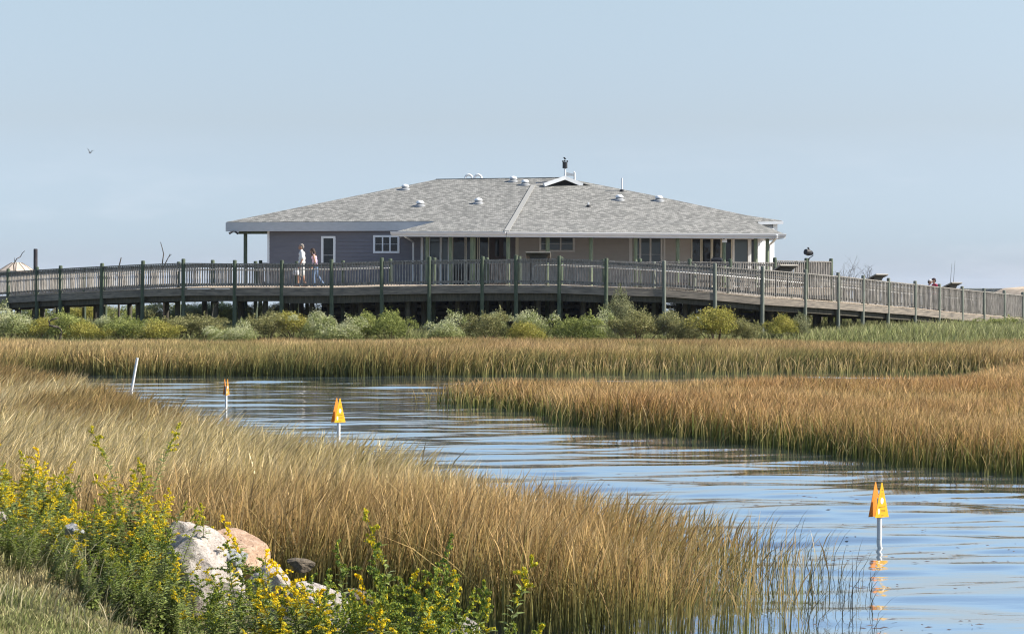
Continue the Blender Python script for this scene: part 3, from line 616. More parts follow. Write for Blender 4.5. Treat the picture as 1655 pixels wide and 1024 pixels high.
# small white gable under the upper right eave
p1 = hit(1228,359,UR); b = MB(); b.prism([Vector((K.x+.2,K.y+.35,K.z-.1)),Vector((J.x-.35,J.y+.35,K.z-.1)),Vector((J.x-.35,J.y+.35,K.z-.55)),Vector((K.x+1.0,K.y+.35,K.z-.55))],(0,.1,0)); b.build('gable_panel', M['white'], house)
b = MB(); b.box((J.x-.28,J.y+.28,J.z-.28),(.2,.2,.34)); b.box((J.x-.28,J.y+.26,J.z-.14),(.26,.28,.05)); b.build('gable_bracket', M['white'], house)
# walls: lapped siding
def facade(a, b_):
    p = Vector((a[0],a[1],0)); q = Vector((b_[0],b_[1],0)); d = (q-p).normalized(); n = Vector((d.y,-d.x,0)); 
    if n.y > 0: n = -n
    return dict(p=p, q=q, d=d, n=n, pl=(p, n))
def FX(fc, px, z=4, off=0):
    pl = (fc['p']+fc['n']*off, fc['n']); return hit(px, HY-(z-EYE)*30, pl)
def slab(mb, fc, px0, py0, px1, py1, o0, o1):
    pl = (fc['p']+fc['n']*o1, fc['n']); a = hit(px0,py0,pl); c = hit(px1,py1,pl)
    t, bo = a.z, c.z; x0, x1 = a, c; dn = fc['n']*(o0-o1)
    q = lambda z: [zv(x0,z), zv(x1,z), zv(x1,z)+dn, zv(x0,z)+dn]
    return mb.hexa(q(bo), q(t))
def siding_wall(fc, z0, z1, m):
    mb = MB(); p,q,n = fc['p'],fc['q'],fc['n']; z = z0; st = .165
    while z < z1:
        zt = min(z+st, z1); mb.add([zv(p,z)+n*.022, zv(q,z)+n*.022, zv(q,zt), zv(p,zt)],[(0,1,2,3)]); mb.add([zv(p,z), zv(q,z), zv(q,z)+n*.022, zv(p,z)+n*.022],[(0,1,2,3)]); z = zt
    mb.prism([zv(p,z0)-n*.01, zv(q,z0)-n*.01, zv(q,z1)-n*.01, zv(p,z1)-n*.01], -n*.12)
    return mb.build('wall', m, house)
FL, FR = facade(W0,W1), facade(W1,W2)
wl = siding_wall(FL, FLOOR, sz, M['siding_shade']); wr = siding_wall(FR, FLOOR, ps, M['siding'])
b = MB(); b.prism([zv(FL['p'],FLOOR),zv(FL['p'],sz),zv(FL['p'],sz)+Vector((3.4,4.0,0)),zv(FL['p'],FLOOR)+Vector((3.4,4.0,0))],(.1,0,0)); b.build('wall', M['siding_shade'], house)
# right return wall, white board and batten
FS = facade(W2, G(1250,95.5))
b = MB(); b.prism([zv(FS['p'],FLOOR),zv(FS['q'],FLOOR),zv(FS['q'],ps),zv(FS['p'],ps)], -FS['n']*.1)
for t in np.linspace(0,1,9): c = lerp(FS['p'],FS['q'],float(t)); b.bar(zv(c,FLOOR)+FS['n']*.015, zv(c,ps)+FS['n']*.015, .05, .04, FS['n'])
b.build('wall', M['white'], house)
bk = MB(); bk.prism([(FS['q'].x,FS['q'].y,FLOOR),(FL['p'].x+3.4,FL['p'].y+4,FLOOR),(FL['p'].x+3.4,FL['p'].y+4,ps),(FS['q'].x,FS['q'].y,ps)],(0,.1,0)); bk.build('wall', M['siding_shade'], house)
# corner trims
def trim(fc, px0,py0,px1,py1, m='white', o=.05, name='corner_trim'): return slab(MB(), fc, px0,py0,px1,py1, -.02, o).build(name, M[m], house)
trim(FL,432,373,435,470); trim(FR,833.5,380,838,470,'cream',.06); trim(FR,1017,380,1021.5,470,'white'); trim(FR,1072.5,380,1075,470,'white'); 
# windows
def window(fc, x0,y0,x1,y1, panes, fm='white', fr=3, muntin=None, name='window', glass='glass', mull=2.0, o=.05):
    b = MB(); h = o
    slab(b,fc,x0,y0,x1,y0+fr,0,h); slab(b,fc,x0,y1-fr,x1,y1,0,h); slab(b,fc,x0,y0+fr,x0+fr,y1-fr,0,h); slab(b,fc,x1-fr,y0+fr,x1,y1-fr,0,h)
    xs = [x0+fr+(x1-x0-2*fr)*t for t in np.cumsum([0]+list(panes))/sum(panes)]
    for x in xs[1:-1]: slab(b,fc,x-mull/2,y0+fr,x+mull/2,y1-fr,0,h-.008)
    w_ = b.build(name, M[fm], house)
    for a,c in zip(xs[:-1],xs[1:]):
        pa, pc = a+(mull/2 if a>xs[0] else 0), c-(mull/2 if c<xs[-1] else 0)
        g_ = MB(); slab(g_,fc,pa,y0+fr,pc,y1-fr,.0,.024); g_.build('pane', M[glass], w_)
        if muntin:
            mt_ = MB()
            for (u,v) in muntin:
                if u: slab(mt_,fc,pa+(pc-pa)*u-.25,y0+fr,pa+(pc-pa)*u+.25,y1-fr,.02,.032)
                if v: slab(mt_,fc,pa,y0+fr+(y1-y0-2*fr)*v-.25,pc,y0+fr+(y1-y0-2*fr)*v+.25,.02,.034)
            mt_.build('glazing_bar', M[fm], w_)
    return w_
window(FL,519,381.5,542,430,[1],fr=3.5,muntin=[(0,.66)])
window(FL,603,380,645.5,409,[1,1,1],fr=3.2,muntin=[(0,.5)])
window(FR,871.5,380.5,929,407,[.6,1,1],'white',3.2,muntin=[(0,.5)],glass='glass_sky')
window(FR,1024,382,1070.5,430,[.5,1,1],'white',2.6,muntin=[(0,.62)],mull=2.6,glass='glass_sky')
# left porch: sliding door, tall fixed lights, brown door
w_ = window(FL,680,379,727.5,463,[.8,1.7,1],'white',3.6,glass='glass_sky',name='glass_door',mull=3,o=.09)
g_ = MB(); slab(g_,FL,710.5,408,712.5,418,.09,.13); g_.build('handle', M['white'], w_)
for (a,c) in ((731,752),(753,772),(774,790)): window(FL,a,380,c,463,[1],'cream',1.2,name='fixed_window')
w_ = window(FL,792,378,822,463,[1],'door',1.5,glass='glass',name='door',o=.04)
b = MB(); slab(b,FL,793,381,800,463,.02,.05); slab(b,FL,807,381,813,463,.02,.05); slab(b,FL,793,414,822,420,.02,.052); slab(b,FL,793,380,822,386,.02,.052); b.build('door_rail', M['door'], w_)
# right glazed porch
xs_ = [(1117.5,1133),(1134,1150),(1151,1166),(1167,1183)]
for a,c in xs_: window(FR,a,381,c,466,[1],'cream',1.3,name='fixed_window')
w_ = window(FR,1184,382,1212,466,[1],'white',3.0,glass='glass_sky',name='glass_door',o=.08)
window(FR,1212.5,382,1223.5,466,[1],'white',1.6,name='fixed_window')
# dark bird decals on the glass
for (cx,cy,fl) in ((1123,406,.6),(1142,403,1),(1159,404,.9)):
    pl = (FR['p']+FR['n']*.03, FR['n']); q = lambda u,v: hit(cx+u*fl,cy+v*fl,pl)
    MB().prism([q(-4,-7),(q(.5,-1)),q(3,-4),q(2,2),q(5,6),q(1,4),q(-3,6),q(-1.5,0)], FR['n']*.006).build('glass_decal', M['black'], house)
# porch posts
def on_line(px, a, b_, inset):
    a,b_ = Vector((a.x,a.y,0)),Vector((b_.x,b_.y,0)); n = outn(a,b_); return hit(px, HY-20, (a-n*inset, n))
for px in (691-.5,728,764): v = on_line(px,Hc,Fc,.35); r_ = .12 if px==764 else .075; post(v, ps, FLOOR-2.4, r_, 'postL', house, 'porch_post')
for px in (821,885,955,1027,1095,1170,1221,1240): v = on_line(px,Fc,Gc,.35); post(v, ps, FLOOR-2.4, .085, 'postL', house, 'porch_post')
v = on_line(396.5,A,I,.4); post(v, sz, FLOOR-2.3, .085, 'post', house, 'porch_post'); v2 = Vector((FL['p'].x,FL['p'].y,0))
b = MB(); b.bar(zv(v,sz-.07)+Vector((-.3,0,0)), zv(v2,sz-.07), .1, .14); b.build('porch_beam', M['post'], house)
# downspouts
def spout(pts, r=.04): MB().tube(pts, r, 8).build('downspout', M['white'], house, smooth=True)
s0 = P(653,377,84.35); s1 = P(655,383,84.45); s2 = P(667,387,86.5); s3 = zv(P(668,392,88.6),FLOOR+.1); s2b = P(668,391,88.6)
spout([s0,s1,P(660,385.5,85.4),s2b,s3])
s0 = P(1255.5,379,85.95); s1 = P(1255,384.5,86.0); s2 = P(1249,391,86.5); s2b = P(1243.5,396,86.9); spout([s0,s1,s2,s2b,zv(s2b,FLOOR+.1)], .05)
# roof vents
def vent(px,py,pl,s=.19):
    c = hit(px,py+2.5,pl); b = MB(); b.tube([c+Vector((0,0,-.1)),c+Vector((0,0,.0)),c+Vector((0,0,.07)),c+Vector((0,0,.10)),c+Vector((0,0,.12))],[s*1.45,s*1.35,s*.8,s*.8,s*1.0],18); o = b.build('roof_vent', M['ventgrey'], house, smooth=True)
    MB().ball(c+Vector((0,0,.12)),(s,s,s*.7),18,8,0).build('dome', M['white'], o, smooth=True)
for px,py in ((655,303.5),(679,330),(773,326),(829.5,290.5),(848.5,296)): vent(px,py,UL)
for px,py in ((1001,320.5),(1065,321.8)): vent(px,py,UR)
for px,py,h_,r_ in ((951,334,.20,.035),(1005,309,.62,.04)):
    c = hit(px,py,UR); o = MB().tube([c-Vector((0,0,.1)),c+Vector((0,0,h_))],r_,10).build('vent_pipe', M['white'], house, smooth=True)
    MB().tube([c-Vector((0,0,.1)),c+Vector((0,0,.05)),c+Vector((0,0,.09))],[.12,.1,.05],10).build('flashing', M['black'], o, smooth=True)
for px,sg in ((760,-1),(769,1)):
    c = P(px+(3 if sg<0 else -2),290,97.6); r_ = .17
    pts = [c+Vector((0,0,-.2)),c+Vector((0,0,.06))]+[c+Vector((sg*r_*(1-math.cos(t)),0,.06+r_*math.sin(t))) for t in np.linspace(.3,math.pi,7)]
    MB().tube(pts,.055,9).build('gooseneck_vent', M['white'], house, smooth=True)
# cameras under the eave at the left corner
c = P(378,372.5,90.4)
for sg in (-1,1):
    b = MB(); b.tube([c,c+Vector((0,0,-.08)),c+Vector((sg*.10,-.02,-.09))],.02,6); b.tube([c+Vector((sg*.05,-.01,-.05)),c+Vector((sg*.2,-.08,-.14))],[.035,.055],9); b.build('eave_camera', M['black'], house, smooth=True)
# white notice on the porch post
v = on_line(1170,Fc,Gc,.24); a = hit(1167.5,384,(v,nR)); c = hit(1175,391.8,(v,nR))
o = MB().hexa([zv(a,c.z),zv(c,c.z),zv(c,c.z)-nR*.02,zv(a,c.z)-nR*.02],[zv(a,a.z),zv(c,a.z),zv(c,a.z)-nR*.02,zv(a,a.z)-nR*.02]).build('notice_board', M['white'], house)
b = MB()
for f_ in (.16,.26,.6): 
    z_ = a.z+(c.z-a.z)*f_; b.bar(zv(a,z_)+Vector((.03,0,0))+nR*.005, zv(c,z_)-Vector((.06 if f_<.5 else .12,0,0))+nR*.005, .006, .016)
b.build('notice_print', M['door'], o)
# the house deck, its piles and skirt
DK = [G(372,82.6), G(600,80.35), G(780,80.25), G(905,80.15), G(1073,80.3), G(1160,80.7), G(1252,82.2), G(1343,84.6), G(1343,93), G(1250,96.5), (FL['p'].x+2,96.5), G(372,93)]
b = MB(); b.prism([(x,y,FLOOR-.045) for x,y in DK],(0,0,.04)); b.build('deck_floor', M['deckwood'], house)
def clipx(y, x): return inside(np.array([x]),np.array([y]),DK)[0]
for (x0,y0),(x1,y1) in zip(DK[:-2],DK[1:-1]):
    b = MB(); b.bar((x0,y0,FLOOR-.19),(x1,y1,FLOOR-.19),.05,.27); b.build('rim_board', M['fasciawood'], house)
for y_ in (81.6,84.6,88.2,92.2):
    b = MB(); xs_ = [x for x in np.arange(-13,14.5,.25) if clipx(y_,x)]
    if not xs_: continue
    b.bar((xs_[0],y_,FLOOR-.45),(xs_[-1],y_,FLOOR-.45),.15,.28); b.build('floor_beam', M['pile'], house)
    for x in np.arange(xs_[0]+.2, xs_[-1], 2.45):
        x = x+random.uniform(-.15,.15); post(Vector((x,y_,0)), FLOOR-.3, ground_z(x,y_)-.3, .13, 'pile', house, 'pile')
for z_ in (2.02,1.72,1.42,1.12,.82):
    b = MB(); b.bar((G(520,86.6)[0],86.6,z_),(G(1235,86.6)[0],86.6,z_),.03,.13); b.build('skirt_board', M['skirt'], house)
b = MB(); b.prism([(G(520,90)[0],90,.3),(G(1060,90)[0],90,.3),(G(1060,90)[0],90,FLOOR-.1),(G(520,90)[0],90,FLOOR-.1)],(0,.1,0)); b.build('underfloor_shade_sheet', M['dark'], house)  # dark sheet added to blacken the space under the floor
# deck railings of the house
def rail_run(pts, zt, label_m='post'):
    for a,c in zip(pts[:-1],pts[1:]):
        A_,C_ = Vector((a[0],a[1],0)),Vector((c[0],c[1],0)); n = outn(A_,C_); railing(A_,C_,zt,zt,FLOOR,FLOOR,n,house)
    for a in pts: post(Vector((a[0],a[1],0)), zt+.13, ground_z(a[0],a[1])-.1, .085, label_m, house, 'deck_post')
rail_run([G(421,92.5),G(497,92.6)], FLOOR+1.04)
rail_run([G(906,81.6),G(1034,81.2),G(1114.5,81.3),G(1180,81.6),G(1252,82.6)], FLOOR+1.02)
rail_run([G(1252,82.6),G(1303,83.6),G(1343,84.8)], FLOOR+1.10)
rail_run([G(1343,84.8),G(1287,92.5),G(1230,93.4)], FLOOR+1.10)
# ---------------------------------------------------------------- things standing on or near the deck
c = P(1305,420,83.5); base = Vector((c.x+.06,c.y+.12,FLOOR))
t = thing('spotlight', base, 'black spotlight on a short pole above the deck rail right of the house', 'spotlight')
MB().tube([base,zv(base,FLOOR+1.12),zv(base,FLOOR+1.22)],[.03,.03,.06],8).build('pole', M['black'], t)
hd = zv(base,P(1305,408,83.6).z)
MB().tube([hd+Vector((.14,.1,-.02)),hd+Vector((.0,0,.0)),hd+Vector((-.14,-.1,.03))],[.10,.14,.12],12).build('lamp_head', M['black'], t)
MB().tube([zv(base,FLOOR+1.2),hd+Vector((.19,0,-.13)),hd+Vector((.19,0,0)),hd+Vector((.1,0,.02))],.018,6).build('yoke', M['black'], t)
MB().tube([hd+Vector((0,0,.12)),hd+Vector((0,0,.2)),hd+Vector((-.05,0,.2))],[.05,.035,.02],8).build('cap', M['black'], t)
c = P(1158,421.5,82.2); base = Vector((c.x,c.y,FLOOR))
t = thing('viewing_scope', base, 'black mounted viewing scope on the deck in front of the dark glass panels', 'scope')
MB().tube([base,zv(base,c.z-.08)],.05,10).build('stand', M['black'], t)
MB().tube([c+Vector((-.22,0,.02)),c+Vector((-.05,0,.02)),c+Vector((.2,0,.0)),c+Vector((.24,0,0))],[.08,.11,.13,.09],12).build('barrel', M['black'], t, smooth=True)
MB().box(c+Vector((-.12,0,.14)),(.07,.1,.1)).tube([c+Vector((.05,-.15,0)),c+Vector((.05,.15,0))],.04,8).build('knob', M['black'], t)
# weather station
b0 = P(913,300,95.2); t = thing('weather_station', b0, 'white pole weather station with black sensor box and wind cups on the roof peak', 'weather station')
z = lambda py: P(913,py,95.2).z
MB().tube([zv(b0,z(302)),zv(b0,z(270))],.045,9).build('pole', M['white'], t); MB().tube([zv(b0,z(272)),zv(b0,z(262))],.12,10).build('sensor_box', M['black'], t)
b = MB(); b.tube([zv(b0,z(263)),zv(b0,z(254))],.012,6)
for k in range(3):
    a = k*2.1+.4; e_ = zv(b0,z(260.5))+Vector((math.cos(a)*.12,math.sin(a)*.12,0)); b.tube([zv(b0,z(260.5)),e_],.01,5); b.ball(e_,.045,8,4)
b.prism([zv(b0,z(258))+Vector((-.02,0,0)),zv(b0,z(254.5))+Vector((-.09,0,0)),zv(b0,z(254))+Vector((-.04,0,0)),zv(b0,z(257))+Vector((.07,0,0))],(0,.015,0)); b.build('wind_cups', M['black'], t)
b = MB(); q = lambda px,py: P(px,py,95.2); b.prism([q(914.5,278),q(928,281.5),q(928,284.5),q(914.5,284)],(0,.05,0)); b.tube([q(928.5,293),q(928.5,279),q(927,278)],.05,9); b.build('bracket', M['pipe'], t)
# ================================================================ SHRUBS
def leaf_quads(C, size, aspect, rg, up=.0):
    n = len(C); a = rg.normal(size=(n,3)); a[:,2] += up; a /= np.linalg.norm(a,axis=1)[:,None]
    b = rg.normal(size=(n,3)); b -= a*(a*b).sum(1)[:,None]; b /= np.linalg.norm(b,axis=1)[:,None]
    s = size[:,None]; p0 = C-a*s/2; p2 = C+a*s/2; w_ = b*s*aspect/2
    return np.stack([p0, C+w_, p2, C-w_],1).reshape(-1,3), np.arange(n*4).reshape(-1,4)
def shrub_mats():
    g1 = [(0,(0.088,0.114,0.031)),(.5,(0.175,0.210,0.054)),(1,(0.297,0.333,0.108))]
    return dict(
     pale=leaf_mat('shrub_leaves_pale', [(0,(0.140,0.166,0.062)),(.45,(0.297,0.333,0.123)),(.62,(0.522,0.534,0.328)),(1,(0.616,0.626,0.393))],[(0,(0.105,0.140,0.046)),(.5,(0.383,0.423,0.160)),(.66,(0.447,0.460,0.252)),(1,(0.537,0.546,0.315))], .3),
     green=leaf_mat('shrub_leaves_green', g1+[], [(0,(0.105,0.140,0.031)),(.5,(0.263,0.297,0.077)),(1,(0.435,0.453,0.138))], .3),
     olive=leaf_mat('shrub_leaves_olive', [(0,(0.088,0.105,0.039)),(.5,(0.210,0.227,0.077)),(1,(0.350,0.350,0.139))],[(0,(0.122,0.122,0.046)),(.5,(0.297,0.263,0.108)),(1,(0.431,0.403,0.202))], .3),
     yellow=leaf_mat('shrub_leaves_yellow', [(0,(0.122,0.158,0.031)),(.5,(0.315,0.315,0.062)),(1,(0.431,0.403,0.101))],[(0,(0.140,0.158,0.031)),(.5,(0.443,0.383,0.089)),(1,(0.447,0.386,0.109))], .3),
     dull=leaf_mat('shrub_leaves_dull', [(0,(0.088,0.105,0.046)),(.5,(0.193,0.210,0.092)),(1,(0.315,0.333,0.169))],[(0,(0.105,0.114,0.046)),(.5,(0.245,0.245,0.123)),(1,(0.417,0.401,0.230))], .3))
SM = shrub_mats(); M['stem'] = mat('shrub_stem_bark', (.07,.05,.035), .9, (.16,.12,.08), 8); M['deadwood'] = mat('dead_grey_wood', (.05,.04,.035), .9, (.13,.11,.09), 6)
def make_shrub(kind, seed, nleaf=6500, loc=(0,0,0)):
    rg = np.random.default_rng(seed); nl = 9
    lob = [(rg.normal()*.27, rg.normal()*.22, .30+.42*rg.random(), .16+.16*rg.random()) for _ in range(nl)]+[(0,0,.42,.40),(-.2,0,.34,.3),(.2,0,.34,.3)]
    wts = np.array([l[3]**2 for l in lob]); pick = rg.choice(len(lob), nleaf, p=wts/wts.sum())
    L_ = np.array(lob)[pick]; d = rg.normal(size=(nleaf,3)); d /= np.linalg.norm(d,axis=1)[:,None]; d[:,2] = np.abs(d[:,2])*.9+d[:,2]*.1
    rr = (.62+.43*rg.random(nleaf)**.6); sp = rg.random(nleaf) < .12; rr[sp] *= 1.12+.18*rg.random(sp.sum())
    C = L_[:,:3]+d*(L_[:,3]*rr)[:,None]; C[:,2] = np.clip(C[:,2], .03, None)*1.05
    # upright sprays
    ns = 12; sp_i = rg.integers(0, nleaf, ns); ex = []
    for i in sp_i:
        if C[i,2] < .35: continue
        t = rg.random(34)[:,None]; ex.append(C[i]+t*np.array([rg.normal()*.06, rg.normal()*.05, 0.06+.10*rg.random()])+rg.normal(size=(34,3))*.014)
    ex = np.concatenate(ex) if ex else np.zeros((0,3)); nb = len(C); C = np.concatenate([C, ex]); n = len(C)
    size = .026+.022*rg.random(n); Q, q = leaf_quads(C, size, .55, rg, .5)
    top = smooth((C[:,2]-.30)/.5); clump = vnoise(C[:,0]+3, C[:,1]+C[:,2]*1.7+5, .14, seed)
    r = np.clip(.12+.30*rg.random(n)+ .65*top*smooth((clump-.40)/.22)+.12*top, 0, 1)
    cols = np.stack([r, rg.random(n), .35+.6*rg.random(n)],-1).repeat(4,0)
    labels = None
    root = thing('shrub', loc, None, 'shrub', 'shrubs growing along the boardwalk')
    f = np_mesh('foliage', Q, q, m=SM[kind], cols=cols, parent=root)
    mb = MB()
    for k in range(9):
        l = lob[k]; mb.tube([(rg.normal()*.04,rg.normal()*.04,-.12),(l[0]*.5,l[1]*.5,l[2]*.45),(l[0],l[1],l[2]*.95)],[.016,.011,.005],5)
    mb.build('stem', M['stem'], root, local=True)
    return root
PROTO = {}
def place_shrub(kind, var, px, Y, top, wpx, label, seedrot=None):
    key = (kind, var)
    x = (px-827.5)/F*Y; gz = ground_z(x, Y); zt = P(px, top+(4 if Y < 90 and top > 480 else 1), Y).z
    hgt = max(zt-gz, .4); wid = wpx/F*Y*1.0
    if key not in PROTO: PROTO[key] = make_shrub(kind, 100+var*7+len(kind)*13); o = PROTO[key]
    else: o = copy_tree(PROTO[key])
    o.location = (x, Y, gz); rz = random.uniform(0, 6.28); o.rotation_euler = (0,0,rz)
    o.scale = (wid/1.02, wid/1.02*random.uniform(.85,1.1), hgt/.98); o['label'] = label
    return o
LOOK = {'pale':'whitish flowering saltbush', 'green':'fresh green shrub', 'olive':'olive green shrub', 'yellow':'yellow green shrub', 'dull':'dull grey green shrub'}
ROW = [ # photo column, depth, top row, width, kind, variant, where
 (14,73.5,490,74,'pale',1,'at the left edge of the photo below the walk'),(62,74.0,506,70,'yellow',1,'under the second walk post from the left edge'),(110,73.6,500,80,'green',2,'behind the dark driftwood branch'),
 (172,74.6,505,34,'pale',2,'small, below the fourth walk post from the left'),(140,73.0,510,70,'yellow',2,'low, just right of the driftwood branch'),(205,73.8,504,84,'green',1,'left of the tall dark pilings, above the pale twig'),
 (262,73.4,509,78,'yellow',2,'low, between two front posts left of the white stem'),(300,74.4,502,66,'olive',1,'at the foot of the thick post left of the porch corner'),(345,73.8,506,62,'olive',2,'left of the post below the porch corner'),
 (390,72.3,517,54,'pale',1,'low and round, in front of the post below the porch corner'),(352,72.2,522,46,'pale',2,'lowest, left of the round pale one by the porch corner'),
 (432,73.8,497,66,'olive',1,'below the walking couple, left one'),(478,74.2,495,70,'yellow',1,'below the walking couple, right one'),(512,73.2,498,56,'pale',2,'right below the lady in the lavender top'),
 (556,72.4,511,74,'pale',1,'broad and low, in front of the post right of the couple'),(590,73.9,503,60,'green',2,'low, below the tall narrow house window'),(632,73.3,494,68,'green',1,'tall and loose, below the three pane window'),
 (722,72.8,505,66,'pale',1,'the whitest and roundest, below the glass sliding door'),(783,73.3,498,64,'olive',2,'dense and round, below the brown door'),(806,74.2,500,40,'pale',2,'small top peeking behind the round olive one'),
 (866,73.5,496,60,'pale',2,'below the display panel by the house corner'),(858,72.3,512,62,'yellow',1,'low, in front of the one below the corner panel'),(925,72.8,504,76,'green',2,'broad, below the cream framed window'),
 (966,73.3,500,52,'pale',1,'between the broad green one and the tall dull one'),(1002,76.2,471,50,'dull',1,'the tallest, reaching the deck behind the walk posts'),(1032,73.6,492,76,'olive',1,'wide, below the double window of the right wall'),
 (1088,74.2,498,48,'dull',2,'loose, right of the post below the double window'),(1112,73.2,508,50,'olive',2,'low, left of the big yellow green one'),(1158,73.8,487,84,'yellow',1,'the biggest, below the black viewing scope'),
 (1205,74.0,508,44,'olive',1,'right of the biggest one by the open pilings'),(1262,75.4,500,50,'yellow',2,'below the ramp panel at the right end of the roof'),(1290,76.0,506,46,'dull',1,'under the ramp below the spotlight'),
 (1556,84.5,514,60,'green',1,'bright, at the low end of the ramp'),(1604,85.2,508,66,'green',2,'bright, near the right edge of the photo'),(1648,86.2,511,50,'dull',2,'at the right edge of the photo'),
 (300,92.5,490,70,'olive',2,'behind the walk, seen under it left of the porch post'),(232,93.5,492,80,'yellow',2,'behind the walk, seen under it among dark pilings'),(360,92,491,70,'yellow',1,'behind the walk, seen under it below the porch post'),
 (420,91,492,60,'olive',1,'behind the walk, seen under it left of the couple'),(150,94,494,80,'green',1,'behind the walk, seen under it near the left end'),(1290,93,489,60,'olive',2,'behind the ramp, seen between pilings below the spotlight'),
 (1345,94,492,60,'green',2,'behind the ramp, seen between pilings left of the bare bush'),(1215,93.5,487,60,'yellow',1,'behind the house piles near their right end'),
 (1100,94.5,485,64,'olive',2,'seen deep under the house left of its right piles'),(1150,95.5,484,64,'green',1,'seen deep under the house behind the biggest front bush'),(1185,94,486,60,'dull',1,'seen deep under the house just left of its last piles'),(1255,94.5,486,60,'green',2,'behind the ramp between the last house piles and the spotlight')]
for k_ in range(16):
    ROW.append((60+k_*38+random.uniform(-8,8), 90.5+random.uniform(0,5), 485+random.uniform(-1,4), 62, ['green','olive','yellow','dull'][k_%4], 1+k_%2, ['first','second','third','fourth','fifth','sixth','seventh','eighth','ninth','tenth','eleventh','twelfth','thirteenth','fourteenth','fifteenth','sixteenth'][k_]+' from the left in the thicket behind the left walk'))
for px,Y,top,wp,kind,var,where in ROW:
    place_shrub(kind, var, px, Y, top, wp, f'{LOOK[kind]}, {where}')
# bare bushes, dead saplings, driftwood
def branchy(mb, p, d, L_, r, depth, rg, kids=3, bend=.25):
    q = Vector(p); pts = [q.copy()]; dd = Vector(d).normalized()
    for _ in range(3): dd = (dd+Vector((rg.normal()*bend,rg.normal()*bend,rg.normal()*bend*.5))).normalized(); q = q+dd*L_/3; pts.append(q.copy())
    mb.tube(pts, [r,r*.85,r*.7,r*.5], 5)
    if depth > 0:
        for k in range(kids):
            s = pts[1+k%3]; e = (dd+Vector((rg.normal()*.75,rg.normal()*.6,abs(rg.normal())*.25))).normalized(); branchy(mb, s, e, L_*.62, r*.5, depth-1, rg, kids, bend)
def bare(name, cat, px, Y, segs, rad, label, group=None, twigs=None):
    """segs: polylines in photo columns/rows at depth Y, drawn as round wood"""
    x = (px-827.5)/F*Y; base = Vector((x, Y, ground_z(x,Y)))
    root = thing(name, base, label, cat, group); nm = 'trunk'
    for pl, r0 in zip(segs, rad):
        pts = [P(a,b_,Y+random.uniform(-.08,.08)) for a,b_ in pl]
        if nm == 'trunk': pts = [base]+pts
        MB().tube(pts, list(np.linspace(r0, r0*.35, len(pts))), 6).build(nm, M['deadwood'], root, smooth=True); nm = 'branch'
bare('dead_sapling','dead tree',28,88,[[(23,440),(22,428),(27,418),(33,415),(36,409),(40,405.5)],[(24,424),(23,416)]],[.035,.02],'crooked dead sapling in front of the tan canopy roof','dead saplings behind the boardwalk')
bare('dead_sapling','dead tree',193,88,[[(191,440),(193,428),(196,416)],[(186,452),(189,444)],[(203,456),(201,449)]],[.06,.04,.03],'short broken dead stump left of the forked dead sapling','dead saplings behind the boardwalk')
bare('dead_sapling','dead tree',265,88,[[(264,440),(262.5,424),(264.5,410),(262,400),(259.5,391)],[(264,432),(268,424),(272,416),(277,411)],[(273,415),(275,409.5)]],[.04,.035,.02],'tall forked dead sapling rising above the left railing','dead saplings behind the boardwalk')
rg = np.random.default_rng(5)
for px,top,sz_,lab in ((1372,434,.9,'left bare twiggy bush behind the ramp railing'),(1394,436,1.0,'right bare twiggy bush next to the slanted panel on the ramp')):
    x = (px-827.5)/F*97; base = Vector((x,97,ground_z(x,97))); t = thing('bare_bush', base, lab, 'bare bush', 'bare bushes behind the ramp')
    zt = P(px,top,97).z; b = MB(); hh = zt-base.z
    b.tube([base,base+Vector((0,0,hh*.4)),base+Vector((.05,0,hh*.62))],[.06,.05,.045],6).build('trunk', M['deadwood'], t)
    b = MB()
    for k in range(5): branchy(b, base+Vector((0,0,hh*(.5+.03*k))), (rg.normal()*.5,rg.normal()*.4,1), hh*.33, .022, 3, rg, 3, .2)
    b.build('branch', M['deadwood'], t)
bare('driftwood','driftwood',96,72.4,[[(99,532),(93,528.5),(86,527),(80,526),(79.5,520),(84,516),(90,515),(95,513)],[(80,522),(78,517)],[(88,515.5),(92,511.5)]],[.05,.03,.02],'dark crooked driftwood branch lying in the green brush at left')
bare('dead_twig','dead stem',344,76,[[(343,508),(345,497),(351,490)],[(351,490),(356,487)]],[.025,.018],'pale dead stem below the walk left of the couple','pale dead stems under the walk')
